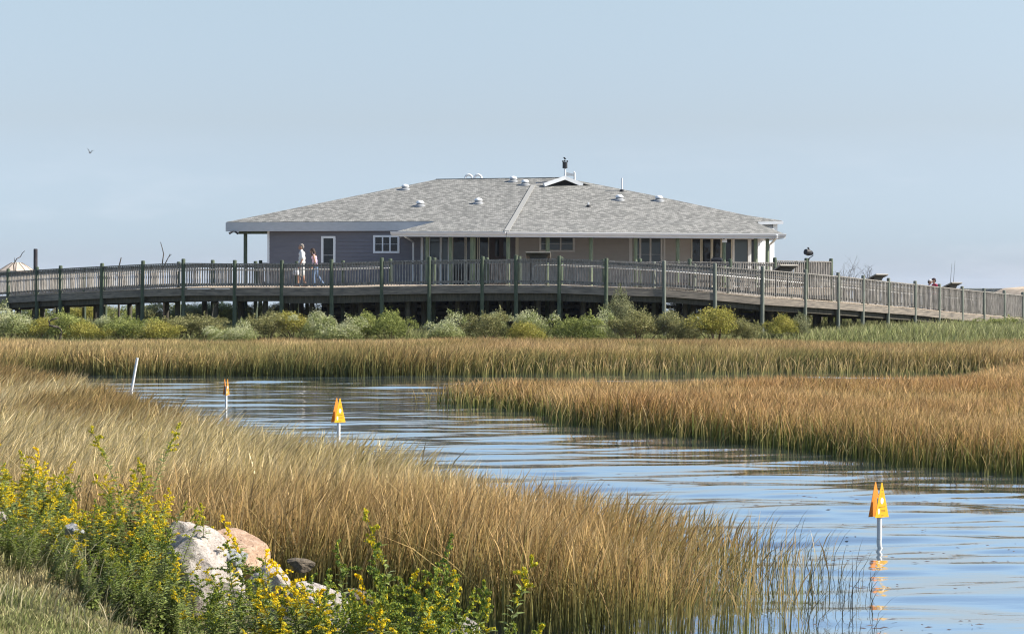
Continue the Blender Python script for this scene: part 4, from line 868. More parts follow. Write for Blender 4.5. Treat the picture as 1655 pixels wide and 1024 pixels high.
# ================================================================ GOLDENROD
gold_leaf = leaf_mat('goldenrod_leaf', [(0,(.11,.16,.035)),(.5,(.23,.29,.07)),(1,(.36,.42,.13))],[(0,(.12,.16,.05)),(.6,(.30,.36,.14)),(1,(.50,.53,.30))], .35, .5, .35)
gold_flow = leaf_mat('goldenrod_flower', [(0,(.16,.24,.06)),(.5,(.46,.46,.05)),(1,(.88,.68,.03))],[(0,(.13,.20,.05)),(.5,(.40,.40,.05)),(1,(.92,.64,.02))], .35, .7, .1)
M['gstem'] = mat('goldenrod_stem', (.10,.13,.04), .7, (.17,.15,.06), 20)
def make_goldenrod(seed, nst, bloom, loc=(0,0,0)):
    rg = np.random.default_rng(seed); root = thing('goldenrod', loc, None, 'goldenrod', 'goldenrod plants on the bank')
    st = MB(); LQ = []; LC = []; FQ = []; FC = []
    for s in range(nst):
        a = rg.random()*6.28; rad = .10*rg.random()**.5+.02; b0 = np.array([math.cos(a)*rad, math.sin(a)*rad, -.05]); hh = (.42+.58*rg.random())*(1 if s else 1.15)
        ln = np.array([rg.normal()*.24+.05, rg.normal()*.2, 0]); bend = rg.normal(size=3)*.03; bend[2] = 0
        at = lambda t: b0+np.array([0,0,hh+.05])*t+ln*t*t*hh+bend*math.sin(t*5)
        st.tube([at(t) for t in np.linspace(0,1,7)], list(np.linspace(.0055,.0022,7)), 5)
        # leaves
        nl = 78
        for k in range(nl):
            t = .04+.86*(k+rg.random())/nl; p = at(t); az = k*2.4+rg.normal()*.4; ll = (.115-.055*t)*(.75+.5*rg.random()); wd = ll*(.16+.08*rg.random())
            up = .55-.9*(1-t)*rg.random(); d = np.array([math.cos(az), math.sin(az), up]); d /= np.linalg.norm(d)
            sdv = np.cross(d,[0,0,1]); sdv /= np.linalg.norm(sdv)+1e-6; nz = np.cross(sdv,d); dr = np.array([0,0,-ll*.22])
            m1 = p+d*ll*.4+nz*ll*.04; m2 = p+d*ll*.75+dr*.4; tip = p+d*ll+dr
            LQ += [p, m1+sdv*wd, tip*.0+m1-nz*wd*.3, m1-sdv*wd]
            LQ += [m1-nz*wd*.3, m1+sdv*wd, m2+sdv*wd*.6, m2-nz*wd*.2]; LQ += [m1-nz*wd*.3, m2-nz*wd*.2, m2-sdv*wd*.6, m1-sdv*wd]
            LQ += [m2-sdv*wd*.6, m2-nz*wd*.2, tip, m2-sdv*wd*.6]; LQ += [m2-nz*wd*.2, m2+sdv*wd*.6, tip, m2-nz*wd*.2]
            c = [np.clip(.25+.5*rg.random()+.2*t,0,1), rg.random()**2*.9, .3+.7*rg.random()]; LC += [c]*20
        # side leafy tuft + plume
        bl = bloom*(.6+.8*rg.random())
        nb = int(4+4*rg.random())
        for k in range(nb+1):
            t = 1 if k == nb else .84+.16*(k+rg.random()*.5)/nb; p = at(min(t,1)); az = rg.random()*6.28; L_ = (.10-.05*(t-.84)/.16)*(.6+.7*rg.random())
            if k == nb: L_ = .07+.05*rg.random()
            d0 = np.array([math.cos(az)*.8, math.sin(az)*.8, .9]) if k < nb else np.array([.2*rg.normal(),.2*rg.normal(),1])
            pts = [p+d0*L_*u+np.array([math.cos(az)*.25,math.sin(az)*.25,-.55])*L_*u*u for u in np.linspace(0,1,5)]
            st.tube(pts, .0014, 3, cap=False)
            nf = int(70*L_/.1)
            u = rg.random(nf); kk = np.clip((u*4).astype(int),0,3); fr = (u*4-kk)[:,None]; pp = np.array(pts)
            C = pp[kk]*(1-fr)+pp[kk+1]*fr+rg.normal(size=(nf,3))*np.array([.0055,.0055,.005])*(1.15-u[:,None]*.5); C[:,2] += .003
            q, _ = leaf_quads(C, .010+.009*rg.random(nf), .8, rg); FQ.append(q)
            ripe = np.clip((bl+.25*rg.normal(size=nf)), 0, 1); FC.append(np.stack([ripe, rg.random(nf), .5+.4*rg.random(nf)],-1).repeat(4,0))
        # narrow buds leaves near the top
    st.build('stem', M['gstem'], root, local=True)
    LV = np.array(LQ); np_mesh('foliage', LV, np.arange(len(LV)).reshape(-1,4), m=gold_leaf, cols=np.array(LC), parent=root)
    FV = np.concatenate(FQ); np_mesh('flower_plume', FV, np.arange(len(FV)).reshape(-1,4), m=gold_flow, cols=np.concatenate(FC), parent=root)
    return root
GP = {}
GMAX = .93
def place_gold(px, Y, top, kind, label, sc=1):
    nst, bloom, seed = {'full':(8,.85,1),'bright':(6,1.0,2),'bud':(7,.15,3),'thin':(3,.6,4),'mix':(7,.65,5),'bush':(9,.12,6)}[kind]
    if kind not in GP: GP[kind] = make_goldenrod(seed, nst, bloom); o = GP[kind]
    else: o = copy_tree(GP[kind])
    x = (px-827.5)/F*Y; gz = ground_z(x,Y); zt = P(px,top,Y).z; s = max(.3, (zt-gz)/(GMAX*1.02))
    o.location = (x,Y,gz); o.rotation_euler = (random.uniform(-.08,.08),random.uniform(-.08,.08),random.uniform(0,6.28)); o.scale = (min(s,.72)*sc*1.12,min(s,.72)*sc*1.12,s); o['label'] = label
    return o
gw = {'full':'dense yellow goldenrod','bright':'goldenrod with brightest golden plumes','bud':'goldenrod with greenish buds','thin':'slender goldenrod','mix':'leafy goldenrod with some yellow','bush':'thick leafy goldenrod bush'}
GOLD = [(-24,12.6,712,'full'),(2,12.9,708,'full'),(34,12.5,716,'bright'),(66,13.0,724,'full'),(8,11.9,742,'full'),(48,12.0,752,'mix'),(88,12.3,764,'full'),(106,12.9,752,'thin'),(128,12.6,764,'mix'),
 (-8,11.4,792,'mix'),(26,11.5,800,'full'),(64,11.6,806,'mix'),(98,11.7,800,'full'),(136,12.0,782,'full'),(170,12.3,772,'mix'),(212,12.7,732,'thin'),(242,12.8,742,'thin'),(200,12.2,782,'full'),(236,12.1,800,'mix'),
 (160,11.3,812,'bush'),(196,11.2,824,'mix'),(228,11.3,842,'full'),(262,11.4,834,'mix'),(176,10.9,872,'bush'),(214,10.8,880,'bush'),(250,10.9,890,'mix'),(322,11.9,842,'thin'),
 (150,10.6,905,'bud'),(196,10.5,918,'bush'),(238,10.5,925,'bush'),(284,10.6,930,'bud'),(320,10.5,945,'mix'),
 (372,9.9,925,'mix'),(392,9.7,905,'bud'),(420,9.9,935,'full'),(462,9.7,884,'bright'),(440,9.4,958,'full'),(486,9.6,935,'mix'),(514,9.5,958,'bud'),(548,9.8,908,'bud'),(588,9.7,916,'bright'),(560,9.4,960,'mix'),
 (606,9.3,964,'full'),(634,9.6,918,'bud'),(666,9.5,936,'mix'),(692,9.4,948,'bud'),(700,9.8,912,'thin'),(722,9.7,912,'bud'),(745,9.6,945,'thin'),(400,9.2,975,'full'),(480,9.1,990,'full'),(350,9.6,968,'bush'),(540,9.1,1000,'mix'),(640,9.2,992,'bush'),(720,9.3,985,'bush'),
 (262,10.6,905,'mix'),(245,11.2,858,'bush'),(520,9.6,948,'mix'),(650,9.7,940,'bush'),
 (18,11.2,838,'bush'),(58,11.3,832,'bush'),(112,11.3,838,'mix'),(-20,11.0,845,'bush'),(270,11.0,862,'bush'),(130,10.9,872,'mix'),(100,12.6,778,'bush'),(250,12.4,812,'mix'),(365,9.5,945,'bush'),(500,9.4,975,'bush'),(680,9.4,968,'bush'),(728,9.5,985,'bud'),(600,9.05,1000,'mix'),
 (40,11.0,868,'bud'),(84,10.9,880,'thin'),(96,11.2,858,'bud')]
bands = {}
for i,g_ in enumerate(GOLD):
    bnd = 'in the clump below the boulders' if g_[1] < 10.05 else ('on the crest of the left bank' if g_[1] > 12.15 else ('halfway down the bank' if g_[1] > 11.05 else 'above the turf'))
    bands.setdefault(bnd, []).append(i)
ORD = ['leftmost','second from left','third from left','fourth from left','fifth from left','sixth from left','seventh from left','eighth from left','ninth from left','tenth from left','eleventh from left','twelfth from left','thirteenth from left','fourteenth from left','fifteenth from left','sixteenth from left']
for bnd, ids in bands.items():
    bykind = {}
    for i in sorted(ids, key=lambda j: GOLD[j][0]): bykind.setdefault(GOLD[i][3], []).append(i)
    for kd, l in bykind.items():
        for k, i in enumerate(l):
            lab = f'{ORD[k]+" " if len(l) > 1 else ""}{gw[kd]} {bnd}'
            place_gold(*GOLD[i][:3], kd, lab)
# ================================================================ BOULDERS
def stone_mat(name, a, b_, c, vein=(.12,.10,.10)):
    m, nt, B, N, L = new_mat(name); B.inputs['Roughness'].default_value = .9; B.inputs['Specular IOR Level'].default_value = .2
    tcn = N('ShaderNodeTexCoord'); n1 = N('ShaderNodeTexNoise'); n1.inputs['Scale'].default_value = 5; n1.inputs['Detail'].default_value = 10; n1.inputs['Roughness'].default_value = .7; L(tcn.outputs['Object'], n1.inputs['Vector'])
    r1 = ramp(nt, [(.3,a),(.5,b_),(.7,c)]); L(n1.outputs['Fac'], r1.inputs[0])
    n2 = N('ShaderNodeTexNoise'); n2.inputs['Scale'].default_value = 22; n2.inputs['Detail'].default_value = 6; n2.inputs['Distortion'].default_value = 1.2; L(tcn.outputs['Object'], n2.inputs['Vector'])
    r2_ = ramp(nt, [(.56,(0,0,0)),(.66,(1,1,1))]); L(n2.outputs['Fac'], r2_.inputs[0])
    mx_ = N('ShaderNodeMix'); mx_.data_type = 'RGBA'; L(r2_.outputs[0], mx_.inputs[0]); L(r1.outputs[0], mx_.inputs[6]); mx_.inputs[7].default_value = (*vein,1); L(mx_.outputs[2], B.inputs['Base Color'])
    bp = N('ShaderNodeBump'); bp.inputs['Strength'].default_value = .9; bp.inputs['Distance'].default_value = .03; L(n1.outputs['Fac'], bp.inputs['Height']); L(bp.outputs[0], B.inputs['Normal'])
    return m
M['stw'] = stone_mat('white_granite', (.30,.255,.22),(.47,.42,.375),(.60,.56,.51),(.22,.17,.14)); M['stp'] = stone_mat('pink_granite', (.30,.19,.125),(.44,.30,.205),(.54,.42,.32),(.13,.075,.055)); M['std'] = stone_mat('dark_wet_stone', (.03,.028,.025),(.07,.06,.05),(.14,.11,.085)); M['stb'] = stone_mat('brown_stone', (.10,.08,.06),(.17,.14,.10),(.26,.21,.15)); M['stg'] = stone_mat('grey_stone', (.28,.29,.29),(.42,.43,.43),(.52,.53,.54),(.2,.2,.2))
import bmesh
def boulder(x0,x1,ytop,ybot,Y,m,label,seed,tilt=0,depth=.8):
    c = P((x0+x1)/2,(ytop+ybot)/2,Y); w_ = (x1-x0)/F*Y; h_ = (ybot-ytop)/F*Y; rg = np.random.default_rng(seed)
    bm = bmesh.new(); bmesh.ops.create_icosphere(bm, subdivisions=5, radius=1)
    pl = [(Vector(rg.normal(size=3)).normalized(), .46+.34*rg.random()) for _ in range(16)]
    for v in bm.verts:
        d = v.co.normalized(); r = 1.0
        for n_, o_ in pl:
            dt = d.dot(n_)
            if dt > .05: r = min(r, o_/dt)
        v.co = d*r
    co = np.array([v.co[:] for v in bm.verts]); nn = (vnoise(co[:,0]*1.0+co[:,2]*.7+4, co[:,1]+co[:,2]*.9+4, .45, seed, 5)-.5)*.26
    for v,k in zip(bm.verts, nn): v.co *= 1+k
    bmesh.ops.smooth_vert(bm, verts=bm.verts, factor=.12, use_axis_x=True, use_axis_y=True, use_axis_z=True)
    me = bpy.data.meshes.new('boulder'); bm.to_mesh(me); bm.free(); me.shade_smooth(); me.set_sharp_from_angle(angle=R(22)); me.materials.append(M[m])
    o = bpy.data.objects.new('boulder', me); COL.objects.link(o)
    o.location = (c.x, c.y, c.z-h_*.12); o.scale = (w_*.62, w_*.62*depth, h_*.72); o.rotation_euler = (0, R(tilt), rg.random()*.5-.25)
    tag(o, label, 'boulder', 'granite boulders edging the bank')
boulder(306,430,848,924,12.9,'stp','pinkish brown granite slab sloping down behind the white ones',4,26,1.1)
boulder(270,352,838,925,12.4,'stw','tall white granite boulder, half hidden by goldenrod at its left',3,12)
boulder(266,402,862,985,11.8,'stw','broad white granite slab, the largest of the boulders',25,8,1.1)
boulder(344,402,880,915,11.75,'stg','rounded grey boulder resting between the white and the pink one',6,5)
boulder(392,464,904,960,11.3,'stw','pinkish white boulder right of the broad white one',7,10)
boulder(462,560,948,1010,11.0,'stw','cream boulder behind the brightest golden plume',9,24)
boulder(575,640,990,1040,10.6,'stw','pale boulder behind the middle of the front flower clump',10,6)
boulder(716,775,985,1050,10.9,'stw','tan granite boulder at the water at the bottom edge',11,22)
boulder(466,514,900,918,14.4,'stb','low brown stone at the grass foot right of the boulders',12,0)
boulder(652,674,942,960,15.4,'std','black wet stone in the gap of open water',13,0)
boulder(560,610,952,978,12.6,'stb','brown stone behind the wispy grass tuft',14,6)
boulder(100,138,842,862,11.5,'stg','flat grey stone showing in a gap of the left goldenrod',16,0)
boulder(-12,16,828,850,11.6,'stw','small pale stone at the left edge below the flowers',17,0)
# ================================================================ MARKER SIGNS, POSTS
M['signy'] = mat('yellow_sign_paint', (.85,.44,.015), .5, (.88,.47,.02), 3); M['signo'] = mat('orange_and_shade_sign_paint', (.72,.25,.03), .5, (.78,.30,.04), 3)  # orange also stands in for shadow on the back plates
M['pvc'] = mat('white_pvc', (.72,.72,.70), .4, (.80,.80,.78), 4, spec=.5); M['ink'] = mat('sign_ink', (.10,.06,.02), .6)
def marker(px, Y, ytop, ybot, wpx, rot, label, post_label_lo=None, m='signy', gap=1):
    a = P(px, ytop, Y); c = P(px, ybot, Y); h_ = a.z-c.z; x = a.x; W_ = h_*.54
    root = thing('marker_sign', (x, Y, -.6), label, 'sign', 'yellow triangular marker signs in the water')
    MB().tube([(x,Y,-.6),(x,Y,c.z+h_*.55)], .026, 14).build('post', M['pvc'], root, smooth=True)
    # two parallel triangular plates, one on each side of the post
    d = Vector((math.cos(rot),math.sin(rot),0)); n = Vector((d.y,-d.x,0))
    if n.y > 0: n = -n
    for k,off in enumerate((n*.032, -n*.062*gap)):
        cc = Vector((x,Y,0))+off
        L_, R_, T_ = zv(cc-d*W_/2,c.z), zv(cc+d*W_/2,c.z), zv(cc,a.z)
        tw = d*.006
        o = MB().prism([L_,R_,T_+tw,T_-tw], n*.005).build('plate', M[m if k == 0 else 'signo'], root)  # back plate takes orange as painted shadow
        if k == 0:
            q = lambda u,v: zv(cc+d*W_*u, c.z+h_*v)+n*.0052
            b = MB(); b.prism([q(-.10,.52),q(-.10,.44),q(0,.37),q(.11,.44),q(.11,.53),q(0,.58)], n*.001); b.prism([q(-.30,.20),q(-.27,.10),q(-.20,.10),q(-.15,.16),q(-.17,.25),q(-.26,.26)], n*.001); b.build('emblem', M['pvc'], o)
            b = MB(); bar_ = lambda u0,u1,v,t=.016: b.prism([q(u0,v),q(u1,v),q(u1,v+t),q(u0,v+t)], n*.001)
            for u0,u1,v,t in ((-.02,.05,.78,.014),(-.08,.09,.68,.012),(-.09,.10,.62,.012),(-.24,.24,.30,.014),(-.08,.24,.20,.010),(-.08,.22,.165,.010),(-.08,.12,.05,.012)): bar_(u0,u1,v,t)
            b.build('lettering', M['ink'], o)
    return root
marker(1421.5,20.6,779,835,31,R(33),'nearest marker sign, standing in open water at lower right')
marker(547.5,29.2,643,682,22,R(36),'marker sign behind the near grass in the middle of the creek')
marker(365.5,42.0,612,638,10,R(74),'orange marker sign seen edge on, farthest up the creek',m='signo',gap=.55)
b0 = PG(212,634); t0 = P(222,578,b0.y)
o = MB().tube([b0-Vector((.15,0,.7)), b0, t0],[.035,.033,.032],10).build('stake', M['pvc'], smooth=True); tag(o,'white plastic stake leaning right where the creek meets the left grass','stake')
# dark piling and canopy beyond the walk at left
x = P(57.5,402,101); o = MB().tube([(x.x,101,-1),(x.x,101,x.z-.02),(x.x,101,x.z)],[.115,.10,.085],12).build('piling', mat('tarred_piling',(.02,.018,.022),.8,(.045,.04,.045),4), smooth=True); tag(o,'black weathered piling standing behind the left end of the railing','piling')
M['canvas'] = mat('tan_canvas',(.55,.45,.36),.85,(.62,.52,.43),3)
c0 = P(27,425,108); t = thing('canopy', (c0.x,108,ground_z(c0.x,108)), 'tan segmented canopy roof behind the left end of the railing','canopy')
er = P(27,437.5,108).z; lr = P(27,424.5,108).z; rr, rt = 29/F*108, 8/F*108; b = MB(); vs = []
for j,(r_,z_) in enumerate(((rr,er),(rr*.62,er+(lr-er)*.55),(rt,lr),(rt*.2,lr+.03))):
    for k in range(12): a = k*math.pi/6+.2; vs.append((c0.x+r_*math.cos(a),108+r_*math.sin(a),z_))
b.add(vs,[(j*12+k,j*12+(k+1)%12,(j+1)*12+(k+1)%12,(j+1)*12+k) for j in range(3) for k in range(12)]+[tuple(range(36,48))]).build('roof', M['canvas'], t)
b = MB()
for k in range(12): b.tube([vs[k],vs[12+k],vs[24+k]],.018,5)
b.build('seam', M['deadwood'], t)
b = MB(); b.add([(v[0],v[1],v[2]-h_) for h_ in (0,.22) for v in vs[:12]],[(k,(k+1)%12,12+(k+1)%12,12+k) for k in range(12)]).build('valance', M['canvas'], t)
for k in range(0,12,3): MB().tube([(vs[k][0]*.98+c0.x*.02,vs[k][1],er),(vs[k][0]*.98+c0.x*.02,vs[k][1],ground_z(c0.x,108)-.2)],.05,8).build('leg', M['deadwood'], t)
# fishing rods
for px0,px1,yt,lab in ((1535.5,1538.5,425,'left of the two thin fishing rods standing behind the ramp'),(1540.5,1543.5,421,'right and taller of the two thin fishing rods behind the ramp')):
    Y_ = 99.5; a = P(px0,462,Y_); c = P(px1,yt,Y_); base = a+(a-c)*.75; base.z = max(base.z, ground_z(base.x,Y_)-.05)
    t = thing('fishing_rod', base, lab, 'fishing rod', 'fishing rods behind the ramp'); MB().tube([base,a,lerp(a,c,.5),c],[.017,.012,.008,.004],6).build('blank', M['black'], t)
    k = lerp(base,a,.35); MB().tube([base,lerp(base,a,.5)],.022,7).build('grip', M['deadwood'], t); MB().tube([k+Vector((0,-.08,0)),k+Vector((0,.02,0))],[.05,.05],8).build('reel', M['black'], t)
# distant land
rg = np.random.default_rng(3); n = 30000; X = 260+rg.random(n)*520; Y = 1392+rg.random(n)*60; hz = (2.0*vnoise(X,Y*0+1,38,91,4)+.7)*smooth((X-330)/60)
C = np.stack([X,Y,.8+hz*rg.random(n)**.7],-1); Q,q = leaf_quads(C,1.3+1.2*rg.random(n),.8,rg)
o = np_mesh('distant_woods',Q,q,m=leaf_mat('distant_leaves',[(0,(.035,.05,.03)),(1,(.07,.09,.05))],[(0,(.05,.06,.035)),(1,(.09,.10,.06))],.1),cols=np.stack([rg.random(n),rg.random(n),X*0],-1).repeat(4,0)); tag(o,'blue grey line of far woods on the horizon at right','woods',kind='stuff')
# ================================================================ PEOPLE
skin = mat('skin',(.40,.22,.15),.55,(.46,.27,.19),30,spec=.3); M['skin'] = skin
def bodymesh(name, prims, m, parent, vox):
    """capsules (p,q,r0,r1) and ellipsoids (c,(rx,ry,rz)) fused into one continuous surface"""
    mb = MB()
    for p in prims:
        if len(p) == 4:
            a,b_,r0,r1 = p; a,b_ = Vector(a),Vector(b_); d = (b_-a); L_ = d.length or 1e-4; d = d/L_
            ts = [(-r0*.95,r0*.3),(-r0*.7,r0*.72),(0,r0)]+[(L_*t,lerp(r0,r1,t)) for t in (.33,.66)]+[(L_,r1),(L_+r1*.7,r1*.72),(L_+r1*.95,r1*.3)]
            mb.tube([a+d*t for t,_ in ts],[r for _,r in ts],12)
        else: mb.ball(p[0],p[1],14,10,-.999)
    o = mb.build(name, m, parent, smooth=True, local=True)
    r_ = o.modifiers.new('fuse','REMESH'); r_.mode = 'VOXEL'; r_.voxel_size = vox; r_.use_smooth_shade = True
    s_ = o.modifiers.new('soften','SMOOTH'); s_.factor = .5; s_.iterations = 3
    return o
def hand(w_, f, side, curl=.6):
    """palm, four curled fingers and a thumb starting at wrist w_, pointing along f"""
    w_ = Vector(w_); f = Vector(f).normalized(); sx_ = Vector((1,0,0)) if abs(f.x) < .7 else Vector((0,0,1)); fw = Vector((-1,0,0))
    k = w_+f*.085; out = [(tuple(w_), tuple(w_+f*.04), .026, .030),(tuple(w_+f*.04), tuple(k), .030, .032)]
    for i,(o_,l_) in enumerate(((-.026,.062),(-.009,.072),(.009,.068),(.026,.052))):
        b_ = k+fw*(-o_); m_ = b_+f*l_*.55; t_ = m_+f*l_*.25+Vector((0,-side*.02*curl,0)); out += [(tuple(b_),tuple(m_),.0095,.009),(tuple(m_),tuple(t_),.009,.0075)]
    th0 = w_+f*.03+fw*.028; th1 = th0+f*.035+fw*.022; out += [(tuple(th0),tuple(th1),.012,.011),(tuple(th1),tuple(th1+f*.03),.011,.009)]
    return out
def person(loc, rz, sc, label, J, fem=False):
    root = bpy.data.objects.new('person', None); COL.objects.link(root); root.location = loc; root.rotation_euler = (0,0,rz); root.scale = (sc,)*3
    tag(root, label, 'person'); ORI[root.name] = Vector((0,0,0)); return root
# --- man: local frame faces -X, +Y is his right-hand side away from the camera when walking left
mpos = P(487.5,463,79.45); mz = lerp(DZ[9],DZ[10],.4)
man = person((mpos.x,79.45,mz), R(4), .985, 'grey haired man in white shirt and pale shorts walking left with a bag', None)
hipL,hipR = (0,-.09,.93),(0,.09,.93)
kL,aL = (.05,-.09,.50),(.17,-.09,.10); kR,aR = (-.13,.09,.51),(-.15,.09,.09)
body = [((0,0,1.00),(.115,.155,.12)),((0,0,1.18),(.115,.15,.16)),((.0,0,1.36),(.115,.17,.13)),((0,-.12,1.43),(0,.12,1.43),.06,.06),
 ((-.01,0,1.46),(-.025,0,1.55),.056,.053),
 ((-.035,0,1.655),(.092,.074,.112)),((-.075,0,1.59),(.05,.05,.05)),((-.122,0,1.635),(-.135,0,1.62),.014,.016),((-.12,0,1.575),(.022,.028,.012)),((-.03,-.075,1.64),(.018,.012,.032)),((-.03,.075,1.64),(.018,.012,.032)),
 (hipL,kL,.085,.058),(kL,aL,.058,.038),((kL[0]+.05,-.09,.36),(.05,.045,.11)),(hipR,kR,.085,.058),(kR,aR,.058,.038),((kR[0]+.03,.09,.36),(.05,.045,.11)),
 ((aL[0],-.09,.09),(aL[0]-.13,-.09,.04),.04,.034),((aR[0],.09,.08),(aR[0]-.16,.09,.045),.04,.034),
 ((0,-.19,1.42),(.035,-.225,1.13),.052,.042),((.035,-.225,1.13),(-.085,-.215,.90),.041,.028),((0,.19,1.42),(-.02,.22,1.14),.052,.042),((-.02,.22,1.14),(-.16,.20,.93),.041,.028)]
body += hand((-.09,-.215,.885),(-.25,0,-.97),-1,1)+hand((-.165,.20,.92),(-.5,0,-.86),1)
bodymesh('body', body, M['skin'], man, .008)
shirtm = mat('white_shirt_cloth',(.66,.65,.63),.85,(.74,.73,.71),9,bump=.2); shortm = mat('pale_shorts_cloth',(.52,.51,.49),.85,(.62,.61,.59),10,bump=.2)
bodymesh('shirt', [((.0,0,1.02),(.15,.19,.14)),((.01,0,1.18),(.14,.18,.18)),((.005,0,1.36),(.135,.195,.125)),((0,-.13,1.44),(0,.13,1.44),.072,.072),((0,-.19,1.43),(.028,-.225,1.20),.078,.088),((0,.19,1.43),(-.015,.222,1.22),.078,.088),((0,0,.93),(.152,.192,.08)),((-.012,0,1.49),(-.016,0,1.505),.07,.066)], shirtm, man, .011)
bodymesh('shorts', [((0,0,.92),(.13,.175,.11)),((0,-.09,.90),(.045,-.095,.55),.108,.102),((0,.09,.90),(-.105,.095,.56),.108,.102)], shortm, man, .011)
hairm = mat('grey_brown_hair',(.12,.10,.085),.8,(.34,.31,.28),14); bodymesh('hair', [((-.005,0,1.70),(.094,.082,.078)),((.035,0,1.65),(.065,.078,.075))], hairm, man, .010)
shoem = mat('dark_shoe_leather',(.025,.02,.018),.6,(.05,.04,.035),8)
for y_,(ax_,az_) in ((-.09,(aL[0],.055)),(.09,(aR[0],.05))): bodymesh('shoe', [((ax_+.035,y_,az_),(ax_-.17,y_,.038),.046,.04),((ax_+.03,y_,.028),(ax_-.18,y_,.026),.034,.034)], shoem, man, .011)
for y_ in (-.034,.034): MB().ball((-.117,y_,1.665),(.009,.013,.009),8,6,-.99).build('eye', M['black'], man, local=True)
bw = man.location
t = thing('carrier_bag', (bw.x-.17,bw.y-.28,bw.z+.42), 'white and dark bag hanging from the walking man hand','bag')
o_ = Vector((bw.x-.20,bw.y-.235,bw.z))
bagm = mat('white_bag_plastic',(.66,.66,.68),.5,(.76,.76,.78),7,bump=.3)
b = MB(); 
ringz = [(.50,.08,.03),(.51,.12,.05),(.58,.13,.06),(.67,.11,.045),(.74,.07,.02)]
vs = []
for z_,rx,ry in ringz:
    for k in range(14): a = 6.283*k/14; vs.append((o_.x+rx*math.cos(a)*(1+.06*math.sin(3*a+z_*9)),o_.y+ry*math.sin(a),o_.z+z_))
b.add(vs,[(j*14+k,j*14+(k+1)%14,(j+1)*14+(k+1)%14,(j+1)*14+k) for j in range(4) for k in range(14)]+[tuple(range(14))]).build('pouch', bagm, t, smooth=True)
b = MB(); b.tube([o_+Vector((-.06,0,.73)),o_+Vector((.0,0,.80)),o_+Vector((.07,0,.835)),o_+Vector((.08,0,.82)),o_+Vector((.06,0,.73))],.008,6).build('strap', bagm, t)
# --- woman
wpos = P(509,463,79.75); wz = mz
wom = person((wpos.x,79.75,wz), R(-3), .93, 'dark haired woman in a lavender top and blue jeans walking left, head down', None)
kL,aL = (-.06,-.085,.50),(-.02,-.085,.09); kR,aR = (.10,.085,.50),(.33,.085,.17)
bodyw = [((0,0,.98),(.115,.155,.12)),((-.01,0,1.14),(.10,.125,.14)),((-.035,0,1.30),(.11,.145,.12)),((-.04,-.11,1.38),(-.04,.11,1.38),.05,.05),((-.055,0,1.41),(-.09,0,1.49),.045,.043),
 ((-.125,0,1.58),(.085,.07,.10)),((-.165,0,1.53),(.045,.045,.045)),((-.205,0,1.56),(-.215,0,1.545),.012,.013),
 ((0,-.085,.92),kL,.088,.056),(kL,aL,.056,.036),((0,.085,.92),kR,.088,.056),(kR,aR,.056,.036),((aL[0],-.085,.08),(aL[0]-.13,-.085,.04),.036,.03),((aR[0],.085,.15),(aR[0]-.07,.085,.04),.036,.03),
 ((-.04,-.165,1.37),(.04,-.20,1.10),.044,.036),((.04,-.20,1.10),(-.07,-.19,.90),.035,.024),((-.04,.165,1.37),(-.0,.20,1.11),.044,.036),((0,.20,1.11),(-.16,.17,.95),.035,.024)]
bodyw += hand((-.075,-.19,.885),(-.35,0,-.93),-1)+hand((-.165,.17,.94),(-.6,0,-.8),1)
bodymesh('body', bodyw, M['skin'], wom, .008)
topm = mat('lavender_top_cloth',(.46,.30,.44),.85,(.60,.46,.58),16,bump=.2)
bodymesh('top', [((-.005,0,1.02),(.128,.168,.12)),((-.01,0,1.15),(.115,.142,.15)),((-.038,0,1.29),(.128,.156,.105)),((-.04,-.085,1.33),(-.04,-.085,1.395),.05,.05),((-.04,.085,1.33),(-.04,.085,1.395),.05,.05)], topm, wom, .011)
jean = mat('blue_denim',(.05,.085,.16),.85,(.17,.24,.36),12,bump=.2)
bodymesh('jeans', [((0,0,.95),(.128,.168,.10)),((0,-.087,.92),kL,.105,.074),(kL,(aL[0],-.085,.09),.074,.062),((0,.087,.92),kR,.105,.074),(kR,(aR[0],.085,.17),.074,.062)], jean, wom, .011)
hairm = mat('dark_brown_hair',(.022,.012,.008),.6,(.06,.035,.025),16); bodymesh('hair', [((-.105,0,1.60),(.105,.092,.105)),((-.07,0,1.56),(-.035,0,1.40),.085,.09),((-.03,0,1.40),(-.02,0,1.30),.085,.05),((-.15,-.065,1.56),(-.12,-.085,1.42),.04,.045)], hairm, wom, .010)
for y_,ax_,az_ in ((-.085,aL[0],.05),(.085,aR[0],.13)): bodymesh('shoe', [((ax_+.03,y_,az_),(ax_-.13 if az_<.1 else ax_-.09,y_,.036),.042,.036)], shoem, wom, .011)
for y_ in (-.03,.03): MB().ball((-.203,y_,1.585),(.008,.012,.008),8,6,-.99).build('eye', M['black'], wom, local=True)
